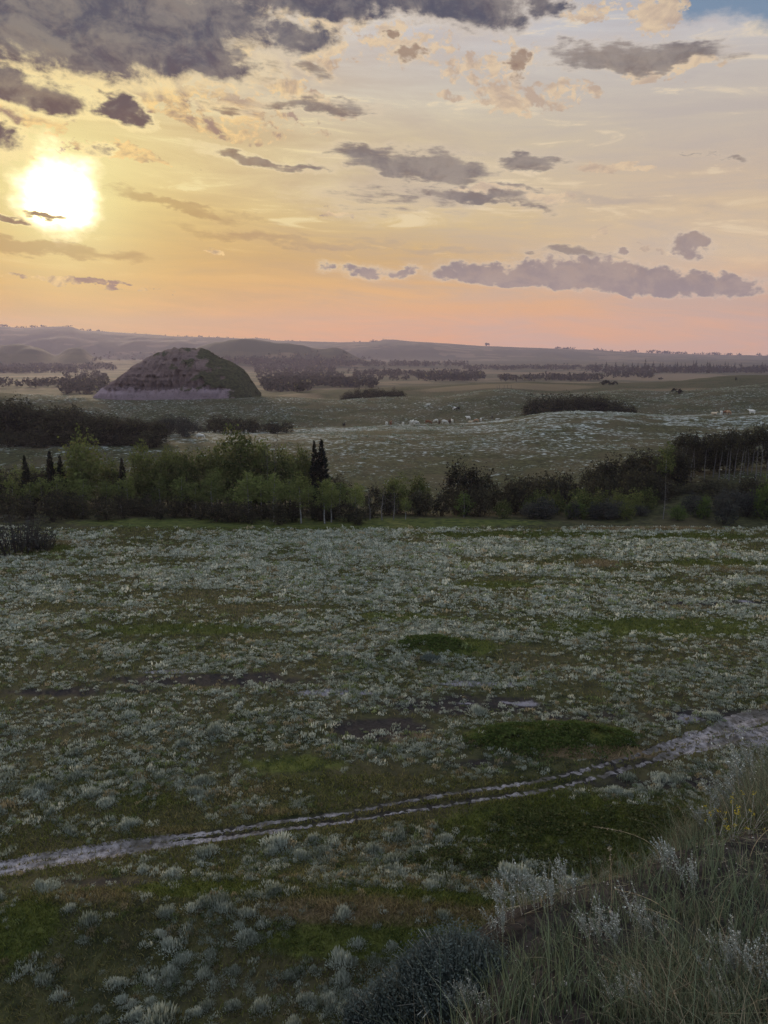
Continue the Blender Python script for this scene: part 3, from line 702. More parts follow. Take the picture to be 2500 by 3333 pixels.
tufts = []
for k in range(8):
    g = np.random.default_rng(300 + k)
    V_, a = tuft_cluster(340, 1.25, .82, .028, g, .28)
    tufts.append(mesh_np('sage_bush', V_, quads(len(a) // 4), sage_m, {'var': np.clip(a * .8 - .04, 0, .99)}))
def track_y(x): return np.interp(x, RUT_B[:, 0], RUT_B[:, 1])
SAGE_SPOT = {
    'left': ('silvery sagebrush tuft on the grassy rise below the pale end of the dirt track', 'sagebrush on the left of the near rise'),
    'mid': ('silvery sagebrush tuft between the dirt track and the brink of the near bank', 'sagebrush between track and bank'),
    'foot': ('silvery sagebrush tuft on the dark ground nearest the viewer, far under the bank', 'sagebrush at the foot of the bank'),
    'beyond': ('silvery sagebrush tuft growing just beyond the dirt track', 'sagebrush just beyond the track')}
for i in big:
    key = 'beyond' if sy[i] > track_y(sx[i]) - .4 else ('foot' if sy[i] < 29.5 else ('left' if sx[i] < -6 else 'mid'))
    lb, gp = SAGE_SPOT[key]
    link('sage_bush', tufts[i % 8], None, (sx[i], sy[i], sz[i] - .03), rng.uniform(0, 6.28), (ss[i] * rng.uniform(.85, 1.3), ss[i] * rng.uniform(.75, 1.1), ss[i] * rng.uniform(.65, 1.1)), label=lb, category='sagebrush', group=gp)

# grass between the sage
gmat, t, out = new_mat('grass_blades')
hue = t.attr('hue'); v = t.attr('var')
c = t.mix(hue, t.mix(v, (.024, .036, .008, 1), (.135, .148, .036, 1)), t.mix(v, (.085, .066, .032, 1), (.32, .24, .13, 1)))
d = t.new('ShaderNodeBsdfDiffuse'); t.put(d.inputs[0], c); tr = t.new('ShaderNodeBsdfTranslucent'); t.put(tr.inputs[0], c)
mx = t.new('ShaderNodeMixShader'); mx.inputs[0].default_value = .3
t.l.new(d.outputs[0], mx.inputs[1]); t.l.new(tr.outputs[0], mx.inputs[2]); t.l.new(mx.outputs[0], out.inputs[0])

def grass_blades(x, y, z, h, w, lean, g, seg=1, side=None):
    """curved blades as strips; returns verts (n, 2*(seg+1), 3) and faces"""
    n = len(x); a = g.uniform(0, 2 * np.pi, n)
    dirv = np.stack([np.cos(a), np.sin(a), np.zeros(n)], 1)
    if side is not None: dirv = norm(dirv + side)
    f = g.uniform(0, 2 * np.pi, n); wv = np.stack([np.cos(f), np.sin(f), np.zeros(n)], 1) * w[:, None] * .5
    base = np.stack([x, y, z], 1); rows = []
    for k in range(seg + 1):
        q = k / seg
        c_ = base + np.array([0, 0, 1.0]) * (h * q * (1 - .30 * lean * q))[:, None] + dirv * (h * lean * q * q * .85)[:, None]
        tw = (1 - q) * .9 + .1
        rows += [c_ - wv * tw, c_ + wv * tw]
    V_ = np.stack(rows, 1); m = 2 * (seg + 1)
    idx = np.arange(n)[:, None] * m
    F_ = np.concatenate([np.concatenate([idx + 2 * k, idx + 2 * k + 1, idx + 2 * k + 3, idx + 2 * k + 2], 1) for k in range(seg)])
    return V_.reshape(-1, 3), F_, m

N = 620000
gy = np.sqrt(rng.uniform(22.0 ** 2, 112.0 ** 2, N)); gx = rng.uniform(-.60, .60, N) * gy
k_ = rng.uniform(0, 1, N) < .30; gy = np.where(k_, 22 + 22 * rng.uniform(0, 1, N) ** .7, gy); gx = np.where(k_, rng.uniform(-.60, .60, N) * gy, gx)
b_ = cover(BARE, gx, gy); dr = cover(DRY, gx, gy); gr = cover(GREEN, gx, gy)
ok = (rng.uniform(0, 1, N) < .55 + .6 * gr + .4 * dr - .75 * b_) & (rut_dist(gx, gy) > .30) & (bluff(gx, gy) < ground_z(gx, gy) - .4)
gx, gy, dr, gr = gx[ok], gy[ok], dr[ok], gr[ok]; n = len(gx)
gh = rng.uniform(.08, .26, n) * (1 + .5 * dr) * np.interp(gy, [22, 112], [1.0, 1.5]); gw = rng.uniform(.04, .085, n) * np.interp(gy, [22, 60, 112], [.65, 1.1, 1.9])
V_, F_, m = grass_blades(gx, gy, ground_z(gx, gy) - .02, gh, gw, rng.uniform(.2, 1.3, n), rng)
hu = np.clip(.26 + dr * .85 - gr * .45 + .9 * (fbm(gx / 3, gy / 2, 171, 3) - .5) + rng.normal(0, .16, n), 0, 1)
link('meadow_grass', mesh_np('meadow_grass', V_, F_, gmat, {'hue': np.repeat(hu, m), 'var': np.repeat(rng.uniform(0, 1, n), m)}), kind='stuff', label='short green and straw coloured grass on the valley floor', category='grass')

# leafy low growth
low_m = leaf_mat('low_leaf', (.022, .038, .010), (.085, .112, .032), .25, (.085, .092, .030), .6, .2)
cov_m = leaf_mat('snowberry_leaf', (.024, .034, .012), (.085, .095, .034), .25, (.10, .092, .040), .5, .2)
def mat_patch(cx, cy, rx, ry, h, n, size, g):
    a = g.uniform(0, 2 * np.pi, n); q = np.sqrt(g.uniform(0, 1.25, n)) * (1 + .55 * (fbm(np.cos(a) * 2.2 + 9, np.sin(a) * 2.2 + cx, 181, 3) - .5) * 2)
    x = cx + np.cos(a) * q * rx; y = cy + np.sin(a) * q * ry
    hump = fbm(x / 1.1, y / 1.1, 191, 3); hump2 = sstep(fbm(x / 2.6, y / 2.0, 193, 2), .3, .7)
    keep = g.uniform(0, 1, n) < np.clip(1.35 - q ** 2 * 1.1, .05, 1) * sstep(fbm(x / .9, y / .7, 197, 3), .30, .55)
    x, y, q, hump, hump2 = x[keep], y[keep], q[keep], hump[keep], hump2[keep]; n = len(x)
    top = h * np.clip(1.1 - q ** 3, .12, 1) * (.25 + .75 * hump + .5 * hump2)
    z = ground_z(x, y) + top * np.sqrt(g.uniform(.12, 1, n))
    return leaf_cards(np.stack([x, y, z], 1), size, g)
c0 = flat(1790, 2412); V_, a = mat_patch(c0[0], c0[1], 340 * c0[1] / FOC, 2.2, .62, 15000, .085, rng)
link('low_shrub', mesh_np('low_shrub', V_, quads(len(a) // 4), low_m, {'var': a}), label='wide mat of dark green low shrub just beyond the dirt track', category='shrub')
c0 = flat(1400, 2112); V_, a = mat_patch(c0[0], c0[1], 130 * c0[1] / FOC, 1.9, .55, 5000, .10, rng)
link('low_shrub', mesh_np('low_shrub', V_, quads(len(a) // 4), low_m, {'var': a}), label='small yellowish green shrub hummock amid the sagebrush flat, one grey bush below it', category='shrub')
V_ = []; A2 = []
for (xx, yy, wx, hh2, nn2) in [(1900, 2690, 520, 3.0, 17000), (1500, 2800, 240, 1.4, 4200), (1700, 2800, 330, 1.9, 7000)]:
    c0 = flat(xx, yy); v1, a1 = mat_patch(c0[0], c0[1], wx * c0[1] / FOC, hh2, .38, nn2, .075, rng); V_.append(v1); A2.append(a1)
V_ = np.concatenate(V_); A2 = np.concatenate(A2)
link('leafy_undergrowth', mesh_np('leafy_undergrowth', V_, quads(len(A2) // 4), cov_m, {'var': A2}), kind='stuff', label='dark leafy undergrowth between the dirt track and the near bank', category='undergrowth')
c0 = hit(1400, 2150); V_, a = tuft(220, 1.0, .8, .05, np.random.default_rng(5))
link('sage_bush', mesh_np('sage_bush', V_, quads(220), leaf_mat('grey_sage', (.06, .075, .068), (.16, .185, .165), .2), {'var': a}), None, c0, 0, (1.0, .8, .72), label='large grey sagebrush in front of the yellowish green hummock', category='sagebrush')

# ------------------------------------------------------------------ trees
M_ASPEN = leaf_mat('aspen_leaf', (.050, .066, .021), (.185, .212, .066), .38, (.16, .155, .06), .5, .45)
M_BROAD = leaf_mat('broad_leaf', (.032, .042, .015), (.145, .165, .050), .34, (.13, .12, .045), .4, .4)
M_DARK = leaf_mat('thicket_leaf', (.020, .020, .015), (.060, .056, .034), .28, (.085, .075, .034), .4, .5)
M_LIME = leaf_mat('young_leaf', (.045, .068, .018), (.10, .135, .038), .4, None, .5, .2)
M_GREY = leaf_mat('willow_leaf', (.026, .028, .026), (.068, .068, .058), .28, None, .5, .4)
M_SPRUCE = leaf_mat('spruce_needle', (.008, .010, .007), (.022, .026, .016), .1, None, .6, .3)
B_PALE = bark_mat('pale_bark', (.22, .215, .21), (.10, .095, .09))
B_GREY = bark_mat('grey_bark', (.14, .13, .13), (.075, .07, .068))
B_DARK = bark_mat('dark_bark', (.026, .023, .021), (.014, .012, .011))

def trunk_of(g, h, r, top=.92, limbs=8, z0=.35, spread=1.6, bend=.4, up=.7):
    mb = MB(); ph = g.uniform(0, 6.28)
    P_ = [(bend * math.sin(ph) * (q ** 2) + .05 * g.normal(), bend * math.cos(ph) * (q ** 2) + .05 * g.normal(), h * top * q - (.25 if k == 0 else 0)) for k, q in enumerate(np.linspace(0, 1, 7))]
    mb.tube(P_, [r * (1.25 - q * 1.1) for q in np.linspace(0, 1, 7)], 6)
    for k in range(limbs):
        q = z0 + (1 - z0) * .92 * (k + g.uniform(0, .8)) / limbs; i = min(5, int(q * 6)); f = q * 6 - i
        p = np.array(P_[i]) * (1 - f) + np.array(P_[i + 1]) * f; a = g.uniform(0, 6.28); L = spread * (1.1 - q * .6) * g.uniform(.7, 1.2)
        e = p + np.array([math.cos(a) * L, math.sin(a) * L, L * up]); mid = (p + e) / 2 + np.array([0, 0, -.08 * L])
        mb.tube([p, mid, e], [r * .42 * (1.1 - q), r * .28 * (1.1 - q), .012], 4)
    return mb

def crown_pts(g, nclump, per, zc, rz, rx, cl, low=1.0, shape=0.0):
    """leaf positions grouped in clumps spread through an uneven, open crown"""
    d = norm(g.normal(0, 1, (nclump, 3))); rr = g.uniform(.45, 1.0, nclump) ** .6
    c_ = d * rr[:, None] * np.array([rx, rx, rz])
    c_ = c_ * (1 + .28 * g.normal(0, 1, (nclump, 1)).clip(-1, 1.3))
    c_[:, 2] = np.where(c_[:, 2] < 0, c_[:, 2] * low, c_[:, 2])
    if shape: c_[:, :2] *= np.clip(1 - shape * (c_[:, 2:3] / rz), .15, 2)
    c_[:, 2] += zc
    k = np.repeat(c_, per, 0) + g.normal(0, 1, (nclump * per, 3)) * cl * np.repeat(g.uniform(.6, 1.3, nclump), per)[:, None]
    return k, np.repeat(g.uniform(-.25, .25, nclump), per)

def make_tree(kind, seed):
    """trunk and crown meshes, height about 10 (bushes 4)"""
    g = np.random.default_rng(seed)
    if kind == 'aspen':
        tb = trunk_of(g, 10, .12, .93, 10, .42, 1.3, .5); pts, off = crown_pts(g, 74, 16, 6.7, 3.1, 1.55, .36, 1.0, .25); sz = .17; lm, bm = M_ASPEN, B_PALE
    elif kind == 'stand':      # tall bare-stemmed aspen, leaves only near the top
        tb = trunk_of(g, 10, .085, .95, 7, .66, .9, .7); pts, off = crown_pts(g, 46, 15, 8.2, 1.7, 1.25, .34, .9); sz = .17; lm, bm = M_DARK, B_GREY
    elif kind == 'broad':
        tb = trunk_of(g, 10, .20, .85, 12, .22, 2.6, .4); pts, off = crown_pts(g, 170, 18, 5.6, 4.1, 3.0, .48, 1.05, .22); sz = .22; lm, bm = M_BROAD, B_DARK
    elif kind == 'thicket':
        tb = trunk_of(g, 10, .15, .85, 10, .18, 2.2, .6); pts, off = crown_pts(g, 120, 16, 5.2, 4.4, 2.5, .55, 1.05, .2); sz = .27; lm, bm = M_DARK, B_DARK
    elif kind == 'cone':
        tb = trunk_of(g, 10, .14, .93, 10, .15, 1.8, .2); pts, off = crown_pts(g, 70, 14, 4.9, 4.7, 2.3, .38, .95, .75); sz = .2; lm, bm = M_LIME, B_GREY
    elif kind in ('bush', 'limebush', 'greybush', 'darkbush'):
        tb = MB()
        for k in range(9):
            a = g.uniform(0, 6.28); L = g.uniform(.8, 1.7)
            tb.tube([(.12 * math.cos(a), .12 * math.sin(a), -.2), (math.cos(a) * L * .5, math.sin(a) * L * .5, 1.4), (math.cos(a) * L, math.sin(a) * L, g.uniform(2.4, 3.6))], [.055, .035, .012], 4)
        pts, off = crown_pts(g, 100, 15, 1.9, 1.95, 1.9, .30, .95, .1); sz = .15; lm, bm = {'bush': M_BROAD, 'limebush': M_LIME, 'greybush': M_GREY, 'darkbush': M_DARK}[kind], B_DARK
    elif kind == 'wand':       # many upright wands, thin foliage
        tb = MB(); P3 = []
        for k in range(60):
            a = g.uniform(0, 6.28); q = math.sqrt(g.uniform(0, 1)); L = g.uniform(2.4, 4.0) * (1.1 - .35 * q)
            b_ = np.array([math.cos(a) * q * 1.3, math.sin(a) * q * 1.3, -.15]); e = b_ + np.array([math.cos(a) * q * .9, math.sin(a) * q * .9, L])
            tb.tube([b_, (b_ + e) / 2, e], [.03, .022, .008], 3)
            f = g.uniform(.15, 1.0, 14)[:, None]; P3.append(b_ + (e - b_) * f + g.normal(0, .14, (14, 3)))
        pts = np.concatenate(P3); off = np.zeros(len(pts)); sz = .12; lm, bm = M_GREY, B_DARK
    elif kind == 'snag':       # dead or nearly leafless
        tb = trunk_of(g, 10, .09, .98, 26, .25, .9, .5, .5); pts, off = crown_pts(g, 14, 6, 6.5, 3.2, .9, .3); sz = .13; lm, bm = M_GREY, B_GREY
    elif kind == 'spruce':
        tb = MB(); tb.tube([(0, 0, -.2), (.03, 0, 5), (0, .02, 9.9)], [.19, .11, .015], 6)
        Vs = []; n_l = 38
        for k in range(n_l):
            q = k / n_l; z = .7 + 9.1 * q ** .92; L0 = 2.05 * (1 - q) ** .85 + .12
            for j in range(9 if q < .8 else 6):
                a = g.uniform(0, 6.28); L = L0 * g.uniform(.55, 1.15); d = np.array([math.cos(a), math.sin(a), 0]); s_ = np.array([-d[1], d[0], 0])
                p0 = np.array([0, 0, z + g.normal(0, .08)]); p1 = p0 + d * L * .6 + np.array([0, 0, -.10 * L]); p2 = p0 + d * L + np.array([0, 0, .02 * L + (.2 if q > .9 else 0)])
                wd = .16 + .16 * L
                Vs.append([p0, p1 - s_ * wd, p2, p1 + s_ * wd])
                Vs.append([p0 + d * L * .25, p1 + np.array([0, 0, .07]), p2, p1 - np.array([0, 0, .20 + .12 * L])])
                Vs.append([p0 + d * L * .45, p1 + s_ * .1 + np.array([0, 0, -.05]), p1 + s_ * (wd + .1) + d * .15 * L, p1 - np.array([0, 0, .3])])
        V_ = np.array(Vs); n = len(V_); V_ = V_ + g.normal(0, .02, V_.shape)
        return tb.mesh('trunk', B_DARK), mesh_np('crown', V_.reshape(-1, 3), quads(n), M_SPRUCE, {'var': np.repeat(g.uniform(0, 1, n), 4)})
    V_, a = leaf_cards(pts, sz, g)
    a = np.clip(a * .8 + .1 + np.repeat(off, 4), 0, 1)
    return tb.mesh('trunk', bm), mesh_np('crown', V_, quads(len(pts)), lm, {'var': a})

WID = {'aspen': 3.4, 'stand': 3.0, 'broad': 6.0, 'thicket': 6.2, 'cone': 5.0, 'bush': 4.3, 'limebush': 4.3, 'greybush': 4.3, 'darkbush': 4.3, 'wand': 3.6, 'snag': 2.4, 'spruce': 4.0}
HGT = {'bush': 4.1, 'limebush': 4.1, 'greybush': 4.1, 'darkbush': 4.1, 'wand': 3.8}
NAME = {'aspen': ('aspen_tree', 'tree'), 'stand': ('tall_aspen_tree', 'tree'), 'broad': ('leafy_tree', 'tree'), 'thicket': ('thicket_tree', 'tree'), 'cone': ('young_tree', 'tree'), 'bush': ('bush', 'bush'), 'limebush': ('bright_bush', 'bush'), 'greybush': ('willow_bush', 'bush'), 'darkbush': ('dark_bush', 'bush'), 'wand': ('wand_shrub', 'shrub'), 'snag': ('bare_tree', 'tree'), 'spruce': ('spruce_tree', 'tree')}
POOL = {}
def tree(kind, p, h, w, label, group=None, rot=None, whole=False):
    if kind not in POOL: POOL[kind] = [make_tree(kind, 1000 + 37 * j + len(kind) * 7) for j in range(2 if kind in ('cone', 'limebush', 'wand') else 4)]
    tm_, cm_ = POOL[kind][int(rng.integers(len(POOL[kind])))]
    nm_, cat = NAME[kind]
    sc = (w / WID[kind], w / WID[kind], h / HGT.get(kind, 10.0))
    o = link(nm_, None, None, p, rng.uniform(0, 6.28) if rot is None else rot, sc, label=label, category=cat)
    if group: o['group'] = group
    link('trunk', tm_, o); link('crown', cm_, o)
    return o
def tree_px(kind, xs, top, base, wpx, label, group=None, depth=None):
    """a tree from the photo's foot row and top row: its real place, height and spread on the land"""
    p = hit(xs, base) if depth is None else None
    if p is None:
        d = depth; x = float(ray(xs, base)[0] / ray(xs, base)[1]) * d; p = np.array([x, d, float(ground_z(x, d))])
    ztop = at_depth(xs, top, p[1])[2]
    return tree(kind, p, max(1.0, ztop - p[2]), wpx * p[1] / FOC, label, group)

BELT = 'trees of the belt across the valley'
# (kind, x, top row, foot row or depth, width, label) read off the photograph
BELT_TREES = [
 ('spruce', 95, 1478, -130, 62, 'dark narrow spruce behind the two pale leaning aspens at the left end of the belt'),
 ('spruce', 177, 1462, -131, 78, 'taller of two dark spruces standing close together left of the big round tree'),
 ('spruce', 208, 1478, -133, 66, 'shorter of two dark spruces standing close together left of the big round tree'),
 ('spruce', 407, 1487, -130, 64, 'single dark spruce between the big round tree and the leafy middle trees'),
 ('spruce', 1027, 1429, -134, 66, 'left spire of the twin dark spruces that rise over the middle of the belt'),
 ('spruce', 1050, 1425, -133, 92, 'right and broader spire of the twin dark spruces over the middle of the belt'),
 ('broad', 279, 1416, -132, 128, 'big round olive tree standing tall above the left of the belt'),
 ('broad', 476, 1452, -131, 96, 'leafy olive tree right of the single dark spruce'),
 ('broad', 548, 1470, -132, 76, 'yellowish leafy tree between two darker crowns in the belt'),
 ('broad', 615, 1474, -131, 78, 'dark leafy tree just left of the tallest crown of the belt'),
 ('broad', 783, 1410, -133, 150, 'tallest and widest leafy tree in the middle of the belt'),
 ('broad', 718, 1455, -134, 100, 'leafy shoulder tree on the left flank of the tallest crown'),
 ('broad', 862, 1440, -134, 90, 'leafy shoulder tree on the right flank of the tallest crown'),
 ('broad', 930, 1465, -134, 80, 'leafy green tree just right of the thin bare snag'),
 ('broad', 985, 1460, -136, 70, 'bright topped leafy tree against the twin spruces'),
 ('snag', 901, 1398, -131, 30, 'thin bare snag poking above the crowns left of the twin spruces'),
 ('snag', 872, 1440, -130, 26, 'short bare stem beside the thin tall snag'),
 ('aspen', 64, 1520, 1640, 44, 'pale leaning aspen, left one of two at the left end of the belt'),
 ('aspen', 110, 1528, 1648, 48, 'pale leaning aspen, right one of two at the left end of the belt'),
 ('aspen', 277, 1512, 1658, 66, 'dull green aspen in front of the big round tree'),
 ('aspen', 348, 1562, 1671, 56, 'slim green aspen with bare lower stem left of the small spruce'),
 ('aspen', 449, 1550, 1660, 40, 'slim aspen with a pale stem right of the single dark spruce'),
 ('aspen', 594, 1545, 1680, 66, 'bright green aspen with straight white stem, left one of the front row'),
 ('aspen', 637, 1568, 1683, 46, 'small aspen with leaning white stem beside the bright green aspen'),
 ('aspen', 688, 1556, 1685, 72, 'bushy bright aspen with several pale stems in the front row'),
 ('aspen', 758, 1598, 1690, 56, 'low young aspen under the tallest crown'),
 ('aspen', 812, 1530, 1692, 86, 'upright olive aspen in front of the tallest crown'),
 ('aspen', 891, 1530, 1698, 66, 'slender aspen with bright bare stem below the thin snag'),
 ('aspen', 981, 1545, 1703, 66, 'aspen with long white stem in front of the twin spruces, left one'),
 ('aspen', 1057, 1556, 1704, 60, 'aspen with long white stem in front of the twin spruces, right one'),
 ('aspen', 1078, 1566, 1700, 50, 'thin aspen just right of the white stems below the spruces'),
 ('aspen', 1157, 1580, 1692, 66, 'grey green aspen at the thin right end of the front row'),
 ('aspen', 1105, 1562, -126, 70, 'yellowish aspen behind the front row right of the spruces'),
 ('snag', 1205, 1590, 1692, 46, 'grey twiggy tree at the right end of the aspens, left of three'),
 ('snag', 1243, 1585, 1693, 50, 'grey twiggy tree at the right end of the aspens, middle of three'),
 ('snag', 1282, 1600, 1692, 46, 'grey twiggy tree at the right end of the aspens, right of three'),
 ('aspen', 1320, 1615, 1690, 36, 'small pale aspen standing apart on the green strip'),
 ('broad', 1290, 1552, -128, 86, 'dark rounded tree right of the grey twiggy trees'),
 ('broad', 1365, 1552, -128, 70, 'dark rounded tree midway between the aspens and the tall dark clump'),
 ('thicket', 1488, 1502, -131, 100, 'taller dark tree on the left of the dark middle clump'),
 ('thicket', 1530, 1512, -130, 90, 'dark tree in the heart of the dark middle clump'),
 ('thicket', 1578, 1532, -128, 84, 'dark tree on the right of the dark middle clump'),
 ('cone', 1510, 1594, 1684, 62, 'small bright green pointed tree in front of the dark middle clump'),
 ('darkbush', 1700, 1548, -128, 100, 'broad dark bush right of the dark middle clump'),
 ('darkbush', 1660, 1560, -129, 80, 'dark bush tucked against the dark middle clump'),
 ('greybush', 1775, 1616, 1688, 74, 'round purplish grey bush on a dark stem standing forward of the belt'),
 ('limebush', 1852, 1636, 1690, 32, 'tiny yellowish green bush beside the round purplish grey bush'),
 ('limebush', 2206, 1646, 1694, 62, 'bright green bush low at the foot of the right thicket'),
 ('limebush', 1885, 1635, 1688, 70, 'yellow topped low bush right of the purplish grey bush'),
 ('greybush', 2357, 1616, 1706, 84, 'greyish spreading bush at the foot of the right aspens'),
 ('greybush', 1978, 1626, 1690, 76, 'round grey brown bush at the edge of the right meadow'),
 ('bush', 2040, 1630, 1692, 50, 'slim green bush right of the round grey brown bush'),
 ('aspen', 2157, 1447, -137, 60, 'lone white stemmed aspen standing left of the tall right stand'),
 ('limebush', 2490, 1560, 1690, 80, 'bright leafy bush at the right end of the belt'),
 ('limebush', 2290, 1612, 1690, 50, 'yellowish bush among the grey bushes below the right aspens'),
 ('snag', 2160, 1560, 1690, 34, 'reddish leaning bare tree below the lone white stemmed aspen')]
for kind, xs, top, base, w, lb in BELT_TREES:
    if base > 0: tree_px(kind, xs, top, base, w, lb, BELT)
    else: tree_px(kind, xs, top, 1660, w, lb, BELT, depth=-base)
# undergrowth and back rows of the belt
def fill(kind, n, x0, x1, d0, d1, t0, t1, w0, w1, label, group):
    for k in range(n):
        xs = x0 + (x1 - x0) * (k + rng.uniform(0, 1)) / n; d = rng.uniform(d0, d1)
        u = (xs - x0) / (x1 - x0)
        top = (t0 + (t1 - t0) * u if not callable(t0) else t0(xs)) + rng.normal(0, 9)
        tree_px(kind, xs, top, 1600, rng.uniform(w0, w1), label, group, depth=d)
fill('darkbush', 18, -40, 700, 116.5, 127, 1600, 1628, 60, 95, 'dark low bush under the trees on the left of the belt', 'dark bushes under the belt, left')
fill('darkbush', 16, 700, 1210, 114.5, 122, 1625, 1645, 55, 90, 'dark low bush at the foot of the white stemmed aspens', 'dark bushes under the white stems')
fill('thicket', 9, -60, 640, 131, 137, 1530, 1520, 70, 110, 'dark filling tree behind the front trees on the left of the belt', 'filling trees, left of the belt')
fill('broad', 9, 430, 1010, 131, 137, 1475, 1480, 76, 110, 'olive leafy tree packed behind the front aspens in the middle of the belt', 'olive trees, middle of the belt')
fill('broad', 5, -30, 430, 130, 136, 1520, 1500, 70, 100, 'olive leafy tree packed among the spruces on the left of the belt', 'olive trees, left of the belt')
fill('aspen', 8, -30, 540, 123, 129, 1545, 1560, 48, 70, 'dull young aspen in the crowded left half of the belt', 'young aspens, left of the belt')
fill('aspen', 9, 640, 1180, 123, 130, 1540, 1570, 50, 74, 'dull young aspen in the crowded middle of the belt', 'young aspens, middle of the belt')
fill('thicket', 5, 660, 1120, 132, 137, 1530, 1540, 70, 100, 'dark filling tree behind the front aspens in the middle of the belt', 'filling trees, middle of the belt')
fill('darkbush', 10, 1180, 1640, 124, 131, 1590, 1590, 66, 100, 'dark bush in the low gap between aspens and dark middle clump', 'dark bushes of the gap')
fill('darkbush', 12, 1640, 2150, 128, 139, 1556, 1530, 80, 120, 'dark bush of the thicket that fills the creek on the right', 'dark creek bushes, back row')
fill('bush', 10, 1640, 2150, 121, 127, 1610, 1590, 56, 90, 'dull green bush along the creek edge on the right', 'green creek bushes, front row')
fill('greybush', 7, 1700, 2140, 118.5, 121, 1632, 1630, 50, 76, 'low greyish bush at the meadow edge right of the pointed tree', 'greyish edge bushes')
fill('darkbush', 11, 2120, 2540, 126, 136, 1570, 1572, 80, 120, 'dark bush under the tall aspen stand on the right bank', 'dark bushes below the stand')
fill('greybush', 7, 2240, 2520, 118, 123, 1610, 1600, 60, 90, 'grey green bush at the foot of the right bank', 'grey bushes at the right bank')
fill('thicket', 8, 1930, 2240, 138, 147, 1505, 1455, 76, 110, 'dark brownish tree left of the tall aspen stand', 'dark trees left of the stand')
for k, xs in enumerate([2208, 2222, 2247, 2257, 2293, 2321, 2340, 2360, 2372, 2388, 2408, 2418, 2432, 2444, 2459, 2475, 2495, 2510]):
    tree_px('stand', xs, 1420 - .10 * (xs - 2208) + rng.normal(0, 6), 1560, rng.uniform(44, 62), 'tall pale stemmed aspen crowded in the stand on the right bank', 'tall aspens of the right stand', depth=rng.uniform(139, 150))
fill('thicket', 8, 2200, 2540, 152, 160, 1434, 1410, 76, 100, 'dark crowned tree behind the tall aspen stems on the right bank', 'dark trees behind the stand')
# shrub at the near left edge of the meadow
tree_px('wand', 60, 1668, 1792, 210, 'large twiggy upright shrub at the left edge of the meadow', None)
tree_px('wand', 138, 1700, 1790, 90, 'smaller twiggy shrub leaning against the large one at the left edge', None)
tree_px('bush', 1750, 1795 - 40, 1795, 40, 'single small bush out on the far side of the sagebrush flat', None) if False else None

# thickets on the pasture beyond
def thick(kind, pts, n, d0, d1, w0, w1, label, group):
    px = [p[0] for p in pts]; py = [p[1] for p in pts]
    for k in range(n):
        xs = px[0] + (px[-1] - px[0]) * (k + rng.uniform(0, 1)) / n; d = rng.uniform(d0, d1)
        tree_px(kind, xs, np.interp(xs, px, py) + abs(rng.normal(0, 8)), 1400, rng.uniform(w0, w1), label, group, depth=d)
thick('thicket', [(-60, 1286), (60, 1294), (120, 1318), (230, 1322), (260, 1330)], 20, 208, 228, 70, 110, 'tall dark tree of the thicket below the butte, at its left end', 'tall thicket trees below the butte')
thick('thicket', [(230, 1350), (330, 1348), (420, 1358), (520, 1372)], 24, 206, 226, 60, 90, 'dark lower tree of the thicket below the butte', 'low thicket trees below the butte')
thick('darkbush', [(-40, 1395), (250, 1400), (520, 1405)], 16, 204, 212, 60, 90, 'dark bush along the near foot of the thicket below the butte', 'thicket foot bushes')
thick('greybush', [(500, 1372), (560, 1345), (640, 1365)], 6, 232, 250, 50, 70, 'brownish bush trailing off the right end of the thicket', 'bushes off the thicket end')
thick('darkbush', [(660, 1378), (700, 1352), (740, 1350), (800, 1362), (940, 1372)], 12, 262, 276, 44, 70, 'dark bush in the low row below the right foot of the butte', 'dark bush row below the butte')
thick('thicket', [(1725, 1292), (1800, 1282), (1900, 1282), (1990, 1290), (2050, 1315)], 22, 312, 335, 50, 80, 'dark tree of the oval clump behind the grassy crest on the right', 'trees of the oval clump')
thick('thicket', [(1120, 1275), (1160, 1262), (1240, 1262), (1312, 1265)], 12, 500, 520, 34, 50, 'dark tree of the small clump in the straw coloured field', 'trees of the small field clump')

# ------------------------------------------------------------------ the river woods far beyond
far_m = leaf_mat('river_wood_leaf', (.008, .010, .008), (.028, .029, .020), .28, (.11, .10, .045), .02, .0)
mbf = MB()
def far_tree(p, h, w, n, a0, spr=False):
    if spr:
        q = rng.uniform(0, 1, n); ang = rng.uniform(0, 6.28, n); rr = (1 - q) * w * .5 * rng.uniform(.5, 1.1, n)
        c_ = np.stack([np.cos(ang) * rr, np.sin(ang) * rr, (.06 + .92 * q) * h], 1); s_ = .13 * h * (1.1 - q)
        V_, a = leaf_cards(c_, 1.0, rng, 0); V_ = (V_.reshape(n, 4, 3) - c_[:, None]) * s_[:, None, None] + c_[:, None]; V_ = V_.reshape(-1, 3)
        V_ = np.concatenate([V_, np.array([[-.12 * w, 0, 0], [.12 * w, 0, 0], [.02 * w, 0, h * 1.03], [-.02 * w, 0, h * 1.03], [0, -.12 * w, 0], [0, .12 * w, 0], [0, .02 * w, h], [0, -.02 * w, h]])]); a = np.r_[a, np.zeros(8)]
    else:
        d = norm(rng.normal(0, 1, (n, 3))) * (rng.uniform(.2, 1, n) ** .5)[:, None]
        c_ = d * np.array([w * .5, w * .5, h * .45]) + np.array([0, 0, h * .5])
        V_, a = leaf_cards(c_, .20 * (h + w) * .5 * 1.1, rng, .3)
    return V_ + np.asarray(p), np.clip(a * .6 + a0, 0, 1)
